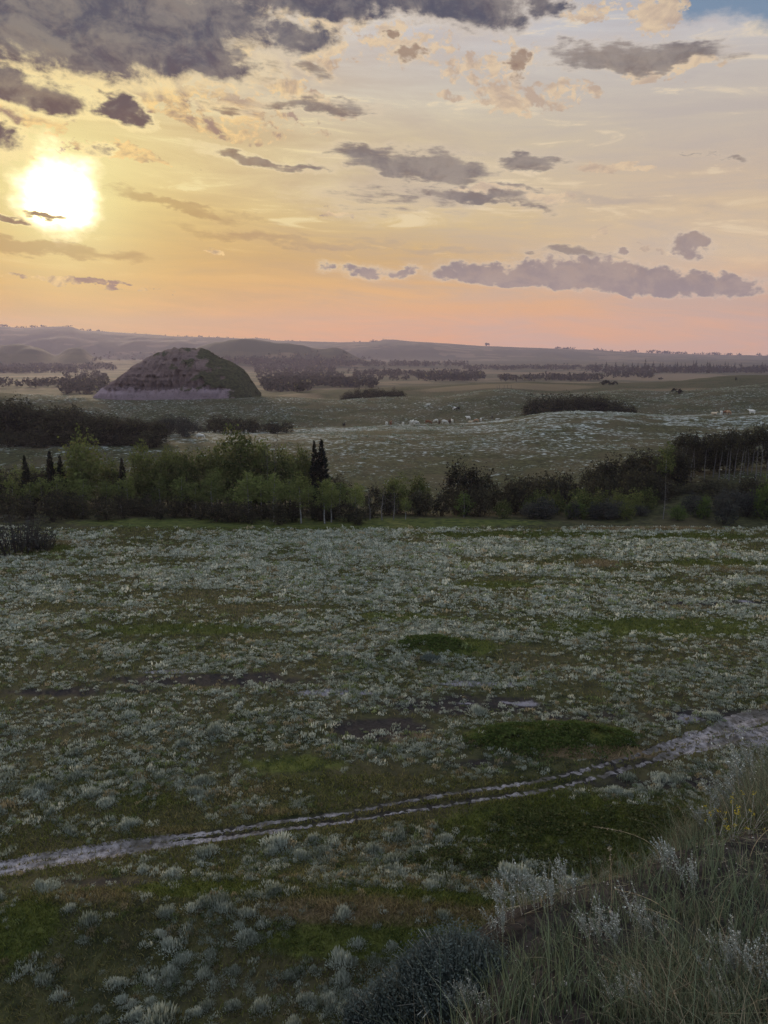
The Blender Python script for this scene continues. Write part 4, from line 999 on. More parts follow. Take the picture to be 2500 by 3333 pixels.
def woods(x0, x1, b0, b1, n, h0, h1, pts=14, t_spread=0.0):
    for k in range(n):
        xs = rng.uniform(x0, x1); u = (xs - x0) / (x1 - x0); bs = b0 + (b1 - b0) * rng.uniform(0, 1) + t_spread * u
        p = hit(xs, bs, 300, 4600, 700)
        if p is None or p[1] < 560: continue
        h = rng.uniform(h0, h1); V_, a = far_tree(p, h, h * rng.uniform(.8, 1.4), pts, rng.uniform(0, .45))
        mbf.put(V_, quads(len(V_) // 4), a)
# (left, right, far row, near row, number, heights)
woods(-30, 380, 1192, 1206, 190, 8, 15); woods(-30, 250, 1208, 1216, 130, 9, 15); woods(-30, 340, 1244, 1262, 110, 6, 11); woods(210, 350, 1215, 1284, 110, 7, 12)
woods(800, 1120, 1176, 1192, 190, 9, 16); woods(1080, 1520, 1182, 1194, 220, 9, 15); woods(830, 1090, 1196, 1216, 170, 8, 14); woods(840, 1120, 1220, 1246, 160, 7, 12); woods(850, 1230, 1246, 1262, 190, 7, 12); woods(860, 1010, 1256, 1276, 90, 7, 11)
woods(1130, 1260, 1200, 1230, 40, 7, 12); woods(1180, 1560, 1214, 1226, 120, 8, 13); woods(1360, 1575, 1226, 1241, 140, 8, 13); woods(1100, 1330, 1232, 1240, 40, 6, 9)
woods(1510, 1960, 1196, 1206, 190, 8, 14); woods(1625, 1955, 1230, 1242, 120, 7, 12); woods(1960, 2130, 1212, 1232, 80, 7, 13); woods(1900, 2520, 1202, 1212, 230, 8, 15); woods(2120, 2520, 1206, 1214, 90, 8, 13)
woods(560, 860, 1168, 1186, 120, 8, 14); woods(300, 560, 1150, 1176, 50, 8, 13); woods(860, 1240, 1150, 1176, 60, 8, 13)
# bushes along the skyline
def skyline(x0, x1, n, h0, h1):
    for k in range(n):
        xs = rng.uniform(x0, x1); y = 4690.0; x = float(ray(xs, 1110)[0] / ray(xs, 1110)[1]) * y
        p = np.array([x, y, float(ground_z(x, y)) - 2]); h = rng.uniform(h0, h1)
        V_, a = far_tree(p, h, h * rng.uniform(1.2, 3), 12, rng.uniform(0, .4)); mbf.put(V_, quads(len(V_) // 4), a)
skyline(0, 300, 26, 6, 16); skyline(300, 900, 24, 5, 12); skyline(820, 1000, 12, 5, 11); skyline(1800, 1870, 10, 9, 17); skyline(1940, 2080, 16, 8, 18); skyline(2100, 2230, 18, 10, 22); skyline(2230, 2520, 22, 8, 18); skyline(1150, 1250, 8, 8, 14)
link('distant_woods', mbf.mesh('distant_woods', far_m), kind='stuff', label='dim woods along the river flats beyond the butte', category='woods')

def lone(name, xs, top, base, wpx, label, group=None, spr=True, pts=70, depth=None, cat='tree', mat=None):
    p = hit(xs, base, 300, 5000, 1500) if depth is None else None
    if p is None:
        d = depth or 4690.0; x = float(ray(xs, base)[0] / ray(xs, base)[1]) * d; p = np.array([x, d, float(ground_z(x, d))])
    h = at_depth(xs, top, p[1])[2] - p[2]; h = max(h, 3.0); w = wpx * p[1] / FOC
    V_, a = far_tree((0, 0, 0), h, w, pts, .15, spr)
    link(name, mesh_np(name, V_, quads(len(V_) // 4), mat or (M_SPRUCE if spr else far_m), {'var': a}), None, p, rng.uniform(0, 6.28), None, label=label, category=cat, **({'group': group} if group else {}))
for k, (xs, top) in enumerate([(1938, 1183), (1972, 1182), (2003, 1183), (2027, 1186), (2057, 1184), (2075, 1186), (2088, 1190), (2099, 1172), (2110, 1188), (2125, 1180), (2147, 1184), (2156, 1184), (2182, 1192), (2196, 1184), (2203, 1182), (2216, 1187), (2229, 1186), (2255, 1178), (2265, 1176), (2281, 1190), (2301, 1180), (2308, 1182), (2321, 1188), (2331, 1190), (2343, 1190), (2358, 1182), (2368, 1186), (2390, 1184), (2411, 1186), (2430, 1196), (2452, 1190), (2478, 1184), (2488, 1190), (2045, 1192), (2170, 1190), (2240, 1192), (2290, 1190), (2378, 1192), (2440, 1194), (2465, 1192)]):
    lone('far_spruce_tree', xs, top - 5, 1213 + rng.uniform(-2, 2), 22, 'dark pointed spruce of the long row at the far edge of the straw field', 'far spruce row')
lone('far_spruce_tree', 748, 1152, 1178, 14, 'taller of two lone spruces seen right of the top of the butte')
lone('far_spruce_tree', 766, 1158, 1178, 12, 'shorter of two lone spruces seen right of the top of the butte')
lone('skyline_tree', 1585, 1116, 1128, 17, 'lone round tree standing on the skyline right of centre', None, False, 40, 4690.0)
lone('field_bush', 2150, 1226, 1236, 16, 'small solitary bush in the straw field in front of the spruce row', None, False, 24)
lone('field_bush', 2396, 1228, 1238, 10, 'tiny dark bush on the right grassy crest in front of the spruces', None, False, 16)
lone('crest_bush', 2200, 1268, 1282, 40, 'low bush on the grassy rolls right of the oval clump', None, False, 30)
lone('crest_bush', 1980, 1240, 1252, 60, 'low bush on the grassy crest above the oval clump', None, False, 30)
for k, (xs, top, base, w) in enumerate([(590, 1128, 1140, 24), (560, 1131, 1141, 16), (625, 1130, 1140, 26), (655, 1134, 1146, 22), (685, 1142, 1154, 20), (712, 1152, 1168, 18), (738, 1164, 1182, 18), (765, 1180, 1198, 18), (790, 1196, 1214, 20), (812, 1214, 1232, 18), (828, 1236, 1258, 22), (700, 1168, 1190, 26), (750, 1200, 1226, 28), (790, 1232, 1258, 30), (660, 1150, 1164, 26)]):
    d = 462.0; x = float(ray(xs, base)[0] / ray(xs, base)[1]) * d; pz_ = float(np.interp(x, px_[:, 0], px_[:, 2]))
    zt = min(at_depth(xs, base, d)[2], pz_ - .2)
    V_, a = far_tree((0, 0, 0), 1.7, w * d / FOC * .8, 34, .2)
    yy = 466.0 if k < 11 else 458.0
    link('butte_bush', mesh_np('butte_bush', V_, quads(34), M_DARK, {'var': a}), None, (x, yy, zt - .5), 0, None, label='low bush on the grassy crest of the butte' if k < 11 else 'low bush on the grassy right flank of the butte', category='bush', group='bushes on the crest of the butte' if k < 11 else 'bushes on the flank of the butte')

# weathered posts on the ridge
pm = bark_mat('post_wood', (.10, .085, .075), (.06, .05, .045))
mbp = MB(); mbp.tube([(0, 0, -.3), (.02, 0, .8), (0, .02, 1.65)], [.10, .09, .08], 7); mbp.put([(-.07, -.07, 1.65), (.07, -.07, 1.65), (.07, .07, 1.68), (-.07, .07, 1.68)], [(0, 1, 2, 3)])
post = mbp.mesh('fence_post', pm)
for k, xs in enumerate([1618, 1626, 1641, 1652, 1664]):
    d = 452.0; x = float(ray(xs, 1264)[0] / ray(xs, 1264)[1]) * d
    link('fence_post', post, None, (x, d, float(ground_z(x, d))), k, (1, 1, 1.2 + .5 * rng.uniform()), label='thin weathered post on the grassy ridge above the cattle', category='post', group='posts on the ridge')

# ------------------------------------------------------------------ cattle
def cow_mesh(pose):
    """one continuous body: trunk, neck, head with ears, four jointed legs and tail"""
    v, e, r = [], [], []
    def pt(p, rad, par=None):
        v.append(p); r.append(rad)
        if par is not None: e.append((par, len(v) - 1))
        return len(v) - 1
    zb = 1.02 if pose != 'lying' else .48
    hip = pt((-.62, 0, zb + .06), (.30, .34)); mid = pt((-.12, 0, zb - .05), (.36, .40), hip); sh = pt((.48, 0, zb + .02), (.29, .38), mid)
    rump = pt((-.86, 0, zb + .05), (.20, .22), hip)
    t1 = pt((-.99, 0, zb - .05), (.035, .035), rump); t2 = pt((-1.02, 0, zb - .5), (.03, .03), t1); pt((-1.02, 0, zb - .72 if pose != 'lying' else .05), (.05, .05), t2)
    if pose == 'graze': n1, n2, hd, mz = (.82, 0, zb - .12), (1.05, 0, .52), (1.14, 0, .30), (1.26, 0, .07)
    else: n1, n2, hd, mz = (.78, 0, zb + .20), (1.0, 0, zb + .40), (1.12, 0, zb + .44), (1.42, 0, zb + .26)
    a = pt(n1, (.20, .25), sh); b = pt(n2, (.15, .17), a); c = pt(hd, (.14, .15), b); pt(mz, (.085, .09), c)
    for s in (1, -1):
        q = pt((hd[0] - .02, s * .16, hd[2] + .06), (.05, .03), c); pt((hd[0] - .04, s * .28, hd[2] + .04), (.025, .015), q)
        if pose != 'lying':
            k = pt((.50, s * .20, .62), (.12, .11), sh); k2 = pt((.52, s * .20, .36), (.065, .065), k); pt((.50, s * .20, .03), (.055, .055), k2)
            k = pt((-.66, s * .20, .66), (.15, .14), hip); k2 = pt((-.82, s * .20, .42), (.075, .07), k); pt((-.74, s * .20, .03), (.055, .055), k2)
        else:
            k = pt((.62, s * .30, .16), (.10, .09), sh); pt((.86, s * .30, .07), (.06, .06), k)
            k = pt((-.52, s * .36, .18), (.16, .13), hip); pt((-.18, s * .42, .08), (.06, .06), k)
    me = bpy.data.meshes.new('cow'); me.from_pydata(v, e, [])
    o = bpy.data.objects.new('cow', me); COL.objects.link(o)
    o.modifiers.new('skin', 'SKIN'); sd = o.modifiers.new('sub', 'SUBSURF'); sd.levels = 1; sd.render_levels = 1
    for i, sv in enumerate(me.skin_vertices[0].data): sv.radius = r[i]; sv.use_root = (i == 1)
    dg = bpy.context.evaluated_depsgraph_get(); dg.update()
    m2 = bpy.data.meshes.new_from_object(o.evaluated_get(dg)); bpy.data.objects.remove(o)
    m2.name = 'cow'; m2.polygons.foreach_set('use_smooth', np.ones(len(m2.polygons), bool))
    m2.materials.clear(); m2.materials.append(None)
    return m2
COW = {p: cow_mesh(p) for p in ('graze', 'stand', 'lying')}
def hide(name, c, c2, th):
    m, t, out = new_mat(name); pos = t.new('ShaderNodeTexCoord').outputs['Object']
    surf(t, out, t.mix(t.step(t.noise(pos, 1.1, 2, .5), th, th + .04), (*c, 1), (*c2, 1)), .8, .15); return m
HIDE = {'white': hide('white_hide', (.52, .49, .43), (.44, .40, .35), .6), 'cream': hide('cream_hide', (.50, .39, .27), (.58, .48, .36), .55), 'tan': hide('tan_hide', (.36, .21, .12), (.45, .30, .19), .6),
        'brown': hide('brown_hide', (.17, .075, .038), (.13, .055, .03), .5), 'dark': hide('dark_brown_hide', (.055, .03, .02), (.04, .022, .015), .5), 'black': hide('black_hide', (.012, .011, .011), (.02, .018, .017), .5), 'pied': hide('pied_hide', (.68, .64, .58), (.04, .035, .035), .56)}
COWS = [(1120, 1391, 'black', 'stand', 90, 'black cow standing alone at the left end of the herd'), (1259, 1386, 'white', 'graze', 80, 'white cow with its rump turned, beside the first brown one'), (1272, 1385, 'brown', 'stand', 70, 'reddish brown cow close beside a white one at the left of the herd'),
 (1312, 1384, 'white', 'graze', 100, 'small white cow grazing just right of the leftmost white and brown pair'), (1340, 1382, 'white', 'stand', 60, 'white cow standing head up, left one of a close white pair'), (1355, 1383, 'white', 'graze', 20, 'white cow grazing low, right one of a close white pair'),
 (1394, 1381, 'brown', 'graze', 5, 'large brown cow seen side on, grazing mid herd'), (1419, 1375, 'white', 'graze', 170, 'white cow a little higher up the slope than the large brown one'), (1430, 1380, 'dark', 'graze', 90, 'small dark brown calf below the higher white cow'),
 (1447, 1380, 'white', 'graze', 0, 'white cow just left of the tight brown and white pair'), (1464, 1379, 'dark', 'stand', 80, 'dark brown cow in the tight pair in front of a white one'), (1472, 1376, 'white', 'stand', 110, 'white cow in the tight pair behind a dark brown one'),
 (1524, 1366, 'pied', 'stand', 160, 'white cow with dark patches up the slope from the right group'), (1531, 1376, 'cream', 'lying', 0, 'cream cow lying in the grass below the patched one'), (1550, 1374, 'tan', 'graze', 175, 'tan cow grazing side on beside the last white one'),
 (1565, 1372, 'white', 'stand', 70, 'white cow right of the tan one'), (1602, 1362, 'black', 'stand', 90, 'small black cow at the upper right end of the herd'), (1618, 1367, 'white', 'lying', 10, 'white cow lying on the crest right of the small black one'),
 (1393, 1320, 'white', 'lying', 0, 'white cow lying high on the slope behind the herd'), (1480, 1334, 'pied', 'graze', 10, 'black and white cow on the slope behind the herd'), (1490, 1335, 'black', 'graze', 170, 'black cow touching the patched one on the slope behind the herd'),
 (2324, 1350, 'cream', 'lying', 0, 'pale cow lying on the crest at far right, leftmost of that group'), (2348, 1351, 'white', 'graze', 60, 'white cow left of the two brown ones on the right crest'), (2361, 1350, 'brown', 'graze', 160, 'brown cow on the right crest, left one of two'), (2371, 1350, 'tan', 'graze', 20, 'reddish cow on the right crest, right one of two'),
 (2447, 1348, 'pied', 'stand', 130, 'white and dark cow alone at the right end of the crest'), (652, 1428, 'white', 'graze', 15, 'single white cow far left on the pale flat behind the tree belt'), (1170, 1291, 'dark', 'graze', 0, 'tiny dark animal at the edge of the straw coloured field')]
for xs, ys, hd, pose, rot, lb in COWS:
    p = hit(xs, ys, 150, 700, 2500)
    if p is None: continue
    o = link('cow', COW[pose], None, p, R(rot + rng.uniform(-12, 12)), 1.12 * (.75 if 'calf' in lb or 'small' in lb else 1.0), label=lb, category='cow')
    o.material_slots[0].link = 'OBJECT'; o.material_slots[0].material = HIDE[hd]

# ------------------------------------------------------------------ the near bank
def b_side(x, y): return (x - E0[0]) * ENOR[0] + (y - E0[1]) * ENOR[1]
N = 300000
qy = 1.1 + 9.4 * rng.uniform(0, 1, N) ** .8; qx = rng.uniform(-.42, .72, N) * qy; s_ = b_side(qx, qy)
dd = np.hypot(qx, qy)
cl = fbm(qx / .55, qy / .55, 201, 3); cl2 = fbm(qx / 1.7, qy / 1.7, 211, 3)
soil = np.exp(-((qx - .62) / .38) ** 2 - ((qy - 2.15) / .42) ** 2)
pr = (.05 + .95 * sstep(cl, .44, .62)) * (.12 + 1.0 * sstep(cl2, .40, .60)) * (1 - .9 * soil)
ok = (s_ < .9) & (rng.uniform(0, 1, N) < pr) & (np.abs(qx / qy) < .75)
qx, qy, cl2 = qx[ok], qy[ok], cl2[ok]; n = len(qx)
tall = (rng.lognormal(-1.85, .48, n).clip(.05, .42)) * (.7 + .6 * sstep(cl2, .4, .6))
V_, F_, m = grass_blades(qx, qy, ground_z(qx, qy) - .01, tall, rng.uniform(.0025, .006, n), rng.uniform(.15, 1.2, n), rng, 3, np.array([-.35, -.05, 0]))
bank_m, t, out = new_mat('bank_grass')
hue = t.attr('hue'); v = t.attr('var')
c = t.mix(hue, t.mix(v, (.009, .016, .011, 1), (.145, .185, .115, 1)), t.mix(v, (.07, .055, .038, 1), (.32, .27, .19, 1)))
d = t.new('ShaderNodeBsdfDiffuse'); t.put(d.inputs[0], c); tr = t.new('ShaderNodeBsdfTranslucent'); t.put(tr.inputs[0], c)
mx = t.new('ShaderNodeMixShader'); mx.inputs[0].default_value = .3
t.l.new(d.outputs[0], mx.inputs[1]); t.l.new(tr.outputs[0], mx.inputs[2]); t.l.new(mx.outputs[0], out.inputs[0])
hu = np.clip(.16 + 1.5 * (cl2 - .42) * 0 + np.where(rng.uniform(0, 1, n) < .28, .8, 0) + rng.normal(0, .12, n), 0, 1)
link('bank_grass', mesh_np('bank_grass', V_, F_, bank_m, {'hue': np.repeat(hu, m), 'var': np.repeat(rng.uniform(0, 1, n), m)}), kind='stuff', label='blue green and straw coloured grass on the near bank', category='grass')
# wide-bladed bunches of blue green wheatgrass
bp = [hit(xs, ys, .8, 40, 2000) for xs, ys in [(1640, 3200), (1690, 3280), (1770, 3240), (1760, 3130), (1850, 3150), (1900, 3250), (1990, 3180), (2090, 3150), (2130, 3230), (2210, 3110), (2260, 3180), (2300, 3300), (2180, 3320), (2230, 2990), (2150, 2960), (2330, 3010), (2400, 3080), (2470, 3040), (2060, 3010), (1930, 2990), (2280, 2860), (2370, 2920), (2450, 2920), (2350, 2800), (2250, 2760), (2300, 2660), (2420, 2690), (2480, 2640), (1820, 3060), (1560, 3330), (1960, 3320), (2060, 3330), (2420, 3290), (2490, 3330), (1740, 3330), (2130, 2880)]]
bp = [p for p in bp if p is not None and p[1] < 12]
per = 70; n = len(bp) * per
c_ = np.repeat(np.array(bp), per, 0); o_ = rng.normal(0, 1, (n, 2)) * (.045 + .012 * c_[:, 1:2])
wx, wy = c_[:, 0] + o_[:, 0], c_[:, 1] + o_[:, 1]
V_, F_, m = grass_blades(wx, wy, ground_z(wx, wy) - .01, rng.uniform(.10, .30, n) * (.75 + .06 * c_[:, 1]), rng.uniform(.004, .0085, n), rng.uniform(.1, .8, n), rng, 3, np.array([-.25, 0, 0]))
link('wheatgrass', mesh_np('wheatgrass', V_, F_, bank_m, {'hue': np.repeat(np.clip(rng.normal(.05, .08, n), 0, 1), m), 'var': np.repeat(rng.uniform(.1, 1, n), m)}), kind='stuff', label='thick blue green grass bunches on the near bank', category='grass')
# dead litter lying on the soil
N = 9000
lx = rng.uniform(-1.2, 8, N); ly = rng.uniform(1.0, 11, N); ok = b_side(lx, ly) < .9; lx, ly = lx[ok], ly[ok]; n = len(lx)
a = rng.uniform(0, 6.28, n); L = rng.uniform(.03, .16, n)
p0 = np.stack([lx, ly, ground_z(lx, ly) + rng.uniform(.004, .03, n)], 1)
x1, y1 = lx + np.cos(a) * L, ly + np.sin(a) * L
p1 = np.stack([x1, y1, ground_z(x1, y1) + rng.uniform(.004, .05, n)], 1)
sd = np.stack([-np.sin(a), np.cos(a), np.zeros(n)], 1) * rng.uniform(.0012, .0035, n)[:, None]
V_ = np.stack([p0 - sd, p1 - sd * .4, p1 + sd * .4, p0 + sd], 1).reshape(-1, 3)
link('dead_litter', mesh_np('dead_litter', V_, quads(n), bank_m, {'hue': np.repeat(rng.uniform(.6, 1, n), 4), 'var': np.repeat(rng.uniform(0, .9, n), 4)}), kind='stuff', label='dead stalks and litter on the soil of the near bank', category='litter')

# wormwood: leaning stems with little woolly leaf and flower knots
worm_m = leaf_mat('wormwood_leaf', (.12, .134, .115), (.40, .42, .38), .2, (.60, .60, .54), 3.0, .3)
stem_m = bark_mat('wormwood_stem', (.30, .29, .25), (.17, .155, .13), 30.0)
def wormwood(seed, nst, h):
    g = np.random.default_rng(seed); tb = MB(); L_ = []
    for k in range(nst):
        a = g.uniform(0, 6.28); hh = h * g.uniform(.6, 1.05); ln = g.uniform(.1, .42) * hh
        b_ = np.array([math.cos(a) * .04, math.sin(a) * .04, -.02]); dv = np.array([math.cos(a) * .6 - .75, math.sin(a) * .6, 0]) * ln
        P_ = [b_ + dv * q ** 1.5 + np.array([0, 0, hh * (q - .12 * q * q)]) for q in np.linspace(0, 1, 7)]
        tb.tube(P_, [.0026 * (1.1 - .8 * q) for q in np.linspace(0, 1, 7)], 3)
        nl = 54; q = g.uniform(.12, 1.0, nl) ** .75; i = np.minimum((q * 6).astype(int), 5); f = (q * 6 - i)[:, None]; PP = np.array(P_)
        c_ = PP[i] * (1 - f) + PP[i + 1] * f
        L_.append(c_ + g.normal(0, 1, (nl, 3)) * (np.array([.007, .007, .006]) * (1.25 - q)[:, None]))
        for j in range(4):      # short side sprays
            q = g.uniform(.45, .85); i = int(q * 6); p = PP[i]; aa = g.uniform(0, 6.28); e = p + np.array([math.cos(aa) * .035 - .02, math.sin(aa) * .035, .05]) * g.uniform(.7, 1.5)
            tb.tube([p, e], [.0013, .0006], 3); ff = g.uniform(.1, 1, 16)[:, None]; L_.append(p + (e - p) * ff + g.normal(0, .004, (16, 3)))
    V_, a = leaf_cards(np.concatenate(L_), .0048, g, .2)
    return tb.mesh('stems', stem_m), mesh_np('leaves', V_, quads(len(V_) // 4), worm_m, {'var': a})
WORM = [wormwood(500 + k, 6 + k % 5, .36) for k in range(6)]
def bank_at(xs, ys): return hit(xs, ys, .8, 40, 3000)
WSPOT = [(1720, 2965, 1.1, 'tall pale wormwood at the bank edge, leftmost of the silvery group'), (1775, 2960, 1.05, 'leaning wormwood second along the bank edge above the grey sage'), (1850, 2950, 1.0, 'pale wormwood with drooping tips near the middle of the bank edge'), (1930, 3060, 1.0, 'silvery wormwood with thin spikes in the middle of the bank'),
 (1985, 3080, 1.1, 'dense silvery wormwood right of the thin spiked one'), (2085, 3060, 1.1, 'wormwood with a nodding tip in the middle of the bank'), (2140, 3070, .9, 'short wormwood beside the one with a nodding tip'), (2010, 3290, 1.0, 'wormwood with a white leaning spike low in the picture'),
 (2100, 3310, .95, 'upright wormwood beside the white leaning spike'), (2330, 3200, 1.2, 'big white wormwood leaning left at the right side of the bank'), (2395, 3180, 1.25, 'big white wormwood with many spikes at the right side of the bank'), (2450, 3160, 1.15, 'grey wormwood at the right border beside the big white ones'),
 (2490, 3240, 1.1, 'wormwood cut by the right border of the picture'), (2240, 2900, .9, 'small wormwood high on the bank below the yellow flowers'), (2190, 2860, 1.0, 'thin wormwood high on the bank left of the yellow flowers'), (2300, 2700, 1.0, 'grey wormwood on the upper bank rim left of the yellow flowers'),
 (2350, 2640, 1.1, 'grey wormwood on the upper bank rim above the yellow flowers'), (2420, 2600, 1.2, 'tall grey wormwood on the upper bank rim, right one'), (2470, 2560, 1.2, 'tall grey wormwood at the top of the bank by the right border'), (1620, 3050, .9, 'dry pale wormwood on the brink right of the grey sagebrush'),
 (1660, 3010, 1.0, 'dry pale wormwood on the brink, upper of two'), (1490, 3290, .7, 'pale short wormwood on the bare soil below the grey sagebrush'), (1530, 3275, .75, 'thin pale wormwood on the bare soil, right of the short one'), (1590, 3330, .7, 'pale wormwood at the bottom edge on bare soil'), (2380, 3330, 1.0, 'white wormwood tips at the bottom right'), (2060, 2790, .9, 'grey wormwood where the bank edge steps up')]
for k, (xs, ys, s, lb) in enumerate(WSPOT):
    p = bank_at(xs, ys)
    if p is None or p[1] > 14: continue
    k_ = s * np.clip(p[1] / 4.2, .6, 1.5)
    o = link('wormwood', None, None, p, rng.uniform(-.6, .6), k_, label=lb, category='wormwood')
    link('stems', WORM[k % 6][0], o); link('leaves', WORM[k % 6][1], o)
# yellow flowers on the upper bank
yel_m = leaf_mat('yellow_petal', (.26, .20, .02), (.42, .33, .05), .2, None, 5, .1)
ygr_m = leaf_mat('flower_leaf', (.05, .06, .025), (.10, .11, .045), .25, None, 5, .1)
for k, (xs, ys, lb) in enumerate([(2335, 2745, 'yellow flowering plant on the upper bank, left one'), (2440, 2715, 'yellow flowering plant on the upper bank near the right border'), (2385, 2735, 'yellow flowering plant on the upper bank between two others'), (1490, 3225, 'dull yellow flowering plant at the foot of the grey sagebrush')]):
    p = bank_at(xs, ys)
    if p is None: continue
    g = np.random.default_rng(700 + k); tb = MB(); fl = []; lf = []
    for j in range(10):
        a = g.uniform(0, 6.28); L = g.uniform(.10, .24); e = np.array([math.cos(a) * .13 * g.uniform(.4, 1), math.sin(a) * .13, L]); tb.tube([(0, 0, -.02), e * .55 + np.array([0, 0, .02]), e], [.002, .0016, .001], 3)
        fl.append(e + g.normal(0, .007, (9, 3))); lf.append(e * g.uniform(.1, .95, (14, 1)) + g.normal(0, .012, (14, 3)))
    o = link('yellow_flower', None, None, p, 0, float(np.clip(p[1] / 4.5, .6, 1.6)) * (1 if k < 3 else .8), label=lb, category='flower')
    link('stems', tb.mesh('stems', stem_m), o)
    V_, a = leaf_cards(np.concatenate(fl), .006, g, .6); link('blossoms', mesh_np('blossoms', V_, quads(len(V_) // 4), yel_m, {'var': a}), o)
    V_, a = leaf_cards(np.concatenate(lf), .008, g, .2); link('leaves', mesh_np('leaves', V_, quads(len(V_) // 4), ygr_m, {'var': a}), o)
# grey sagebrush on the brink
gs_m = leaf_mat('brink_sage_leaf', (.035, .044, .042), (.15, .178, .160), .2, (.24, .25, .22), 2.0, .2)
def brink_sage(name, xs, ys, r, h, n, lb, mat, seed, w=.022):
    p = bank_at(xs, ys); g = np.random.default_rng(seed); tb = MB()
    for j in range(26):
        a = g.uniform(0, 6.28); q = g.uniform(.3, .9); tb.tube([(0, 0, -.05), (math.cos(a) * r * q * .5, math.sin(a) * r * q * .5, h * .45), (math.cos(a) * r * q, math.sin(a) * r * q, h * .9 * math.sqrt(1.05 - q * q))], [.010, .006, .002], 4)
    parts = [(0, 0, 1.0, 1.0, .45), (-.42, .05, .62, .78, .2), (.45, -.10, .70, .66, .2), (.05, -.4, .6, .6, .15)]
    Vs, As = zip(*[(lambda T_: (T_[0] + np.array([ox * r, oy * r, 0]), T_[1]))(tuft(int(n * k), r * q * .85, h * hq * 1.1, w * .35, g, hollow=.75)) for ox, oy, q, hq, k in parts])
    V_, a = np.concatenate(Vs), np.concatenate(As); n = len(a) // 4
    for j in range(46):
        ang = g.uniform(0, 6.28); q = g.uniform(.2, .95); hh = h * g.uniform(.9, 1.22) * math.sqrt(1.05 - q * q)
        tb.tube([(0, 0, -.02), (math.cos(ang) * r * q * .6, math.sin(ang) * r * q * .6, hh * .55), (math.cos(ang) * r * q * 1.05 - .03, math.sin(ang) * r * q * 1.05, hh)], [.004, .0028, .0012], 3)
    cen = V_.reshape(-1, 4, 3)[:, 2]; V2, a2 = leaf_cards(np.repeat(cen, 3, 0) + g.normal(0, .02, (n * 3, 3)), w * .30, g, .3)
    o = link(name, None, None, p, 0, None, label=lb, category='sagebrush')
    link('stems', tb.mesh('stems', stem_m), o); link('foliage', mesh_np('foliage', np.concatenate([V_, V2]), quads((len(V_) + len(V2)) // 4), mat, {'var': np.r_[a, .25 + .4 * a2]}), o)
brink_sage('grey_sage_bush', 1490, 3240, .34, .23, 3800, 'large rounded dark grey sagebrush on the brink of the near bank', gs_m, 21, .02)
brink_sage('grey_sage_bush', 1340, 3320, .26, .24, 1600, 'sagebrush with pale dry tips below and left of the large rounded one', gs_m, 22, .022)
brink_sage('grey_sage_bush', 1220, 3345, .24, .2, 1200, 'low greenish sagebrush at the bottom edge of the picture', gs_m, 23) if bank_at(1220, 3345)[1] < 12 else None
# tall arching dry stalks
mst = bark_mat('dry_stalk', (.34, .27, .17), (.24, .18, .11), 20)
for k, (xs, ys, L, ln, lb) in enumerate([(1990, 2960, .42, .02, 'tall straight straw stalk standing above the middle of the bank'), (2190, 3010, .36, .35, 'arching straw stalk across the middle of the bank'), (2260, 3080, .36, .3, 'long leaning straw stalk right of the arching one'), (2150, 2800, .36, .4, 'thin straw stalk bent left against the green slope'), (2440, 2800, .42, -.25, 'long dry stalk leaning right near the yellow flowers'), (2060, 3230, .3, .22, 'short bent straw stalk above the white leaning spike'), (2400, 2500, .4, -.04, 'upright dry stalk on the top rim of the bank')]):
    p = bank_at(xs, ys)
    if p is None or p[1] > 14: continue
    L *= np.clip(p[1] / 4.0, .7, 1.5); P_ = [(-ln * q * q * L / .36, .03 * q, L * (q - .35 * abs(ln) * q * q / .36) - .02) for q in np.linspace(0, 1, 9)]
    mb = MB(); mb.tube(P_, [.0022 * (1 - .7 * q) for q in np.linspace(0, 1, 9)], 4)
    g = np.random.default_rng(900 + k); V_, a = leaf_cards(np.array(P_[-1]) + (np.array(P_[-3]) - np.array(P_[-1])) * g.uniform(0, 1, (26, 1)) + g.normal(0, .004, (26, 3)), .006, g, 0)
    o = link('straw_stalk', mb.mesh('straw_stalk', mst), None, p, 0, None, label=lb, category='grass stalk')
    link('seed_head', mesh_np('seed_head', V_, quads(26), bank_m, {'hue': np.ones(104), 'var': a}), o)
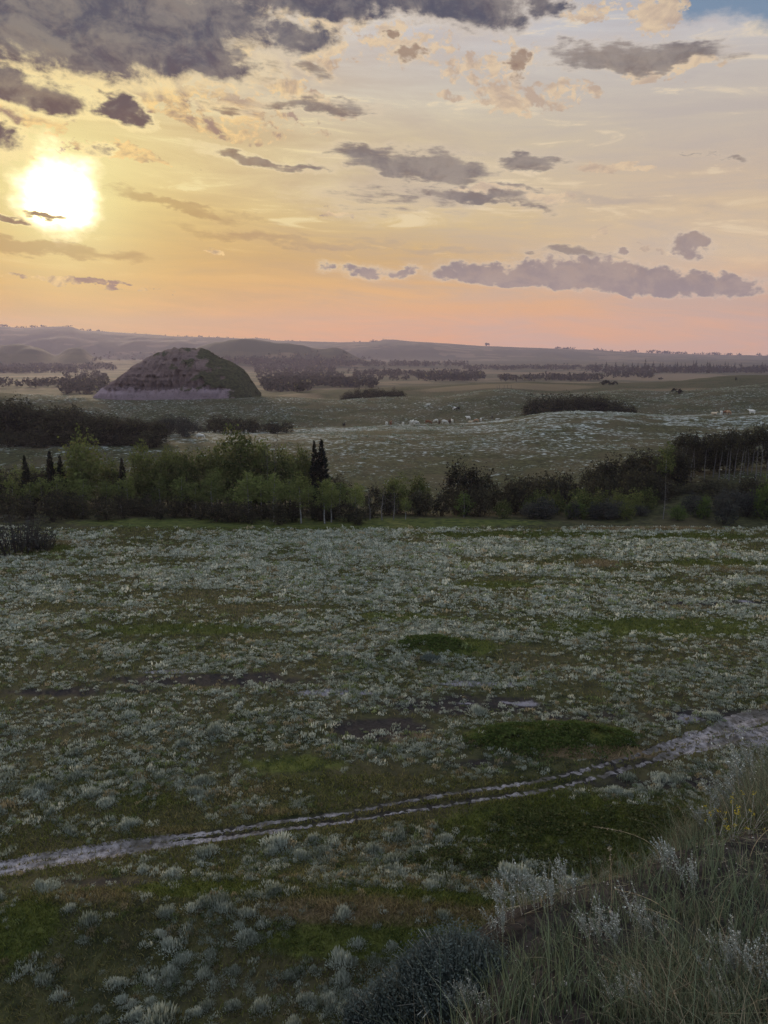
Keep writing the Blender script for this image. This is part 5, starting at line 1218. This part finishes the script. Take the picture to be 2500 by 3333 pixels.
# stones
sm, t, out = new_mat('pale_stone'); pos = t.new('ShaderNodeTexCoord').outputs['Object']
surf(t, out, t.mix(t.noise(pos, 14, 4, .6), (.22, .20, .185, 1), (.40, .37, .34, 1)), .85, .2)
def stone_vf(g, s):
    import bmesh
    bm = bmesh.new(); bmesh.ops.create_icosphere(bm, subdivisions=2, radius=1)
    V_ = np.array([v.co[:] for v in bm.verts]); F_ = np.array([[v.index for v in f.verts] for f in bm.faces]); bm.free()
    V_ = V_ * (1 + .22 * g.normal(0, 1, (1, 3))) * (1 + .30 * (fbm(V_[:, :1] * 1.6 + g.uniform(0, 50), V_[:, 1:2] * 1.6 + V_[:, 2:] * 1.3, 5, 2) - .5)) * np.array([1, .75, .5]) * s
    return V_, F_
for k, (xs, ys, s, lb) in enumerate([(2002, 3235, .022, 'pale rounded stone below the dense silvery wormwood'), (1835, 3205, .020, 'flat pale stone left of the dense silvery wormwood'), (2472, 2852, .012, 'small bright stone near the right border under the yellow flowers'), (1735, 3245, .010, 'small white stone on the bare soil'), (1992, 2975, .016, 'pale stone under the thin spiked wormwood')]):
    p = bank_at(xs, ys); V_, F_ = stone_vf(np.random.default_rng(k + 40), s)
    link('stone', mesh_np('stone', V_, F_, sm), None, p + np.array([0, 0, s * .2]), rng.uniform(0, 3), None, label=lb, category='stone')
mbs = MB()
for k in range(900):
    x = rng.uniform(-.6, 3.5); y = rng.uniform(1.2, 5.5)
    if b_side(x, y) > .8: continue
    V_, F_ = (lambda s: (np.array([[1, 0, 0], [-.9, .2, 0], [0, .8, .1], [0, -.9, 0], [.1, 0, .6], [0, 0, -.5]]) * s * rng.uniform(.6, 1.2, (6, 3)), np.array([[0, 2, 4], [2, 1, 4], [1, 3, 4], [3, 0, 4], [2, 0, 5], [1, 2, 5], [3, 1, 5], [0, 3, 5]])))(rng.uniform(.003, .009))
    mbs.put(V_ + np.array([x, y, float(ground_z(x, y)) + .001]), F_)
link('gravel', mbs.mesh('gravel', sm), kind='stuff', label='fine pale gravel on the bare soil of the bank', category='gravel')

# ------------------------------------------------------------------ evening air
hm = bpy.data.materials.new('evening_air'); hm.use_nodes = True
t = Nodes(hm.node_tree); t.n.clear()
pv = t.new('ShaderNodeVolumePrincipled'); pv.inputs['Color'].default_value = (0.61, 0.55, 0.74, 1); pv.inputs['Density'].default_value = 0.00009; pv.inputs['Anisotropy'].default_value = 0.40
ho = t.new('ShaderNodeOutputMaterial'); t.l.new(pv.outputs[0], ho.inputs['Volume'])
hx0, hx1, hy0, hy1, hz0, hz1 = -5600, 5600, -5600, 5600, -130, 235
hv = [(x, y, z) for x in (hx0, hx1) for y in (hy0, hy1) for z in (hz0, hz1)]
hf = [(0, 1, 3, 2), (4, 6, 7, 5), (0, 4, 5, 1), (2, 3, 7, 6), (0, 2, 6, 4), (1, 5, 7, 3)]
link('haze', mesh_np('haze', hv, hf, hm), kind='stuff')
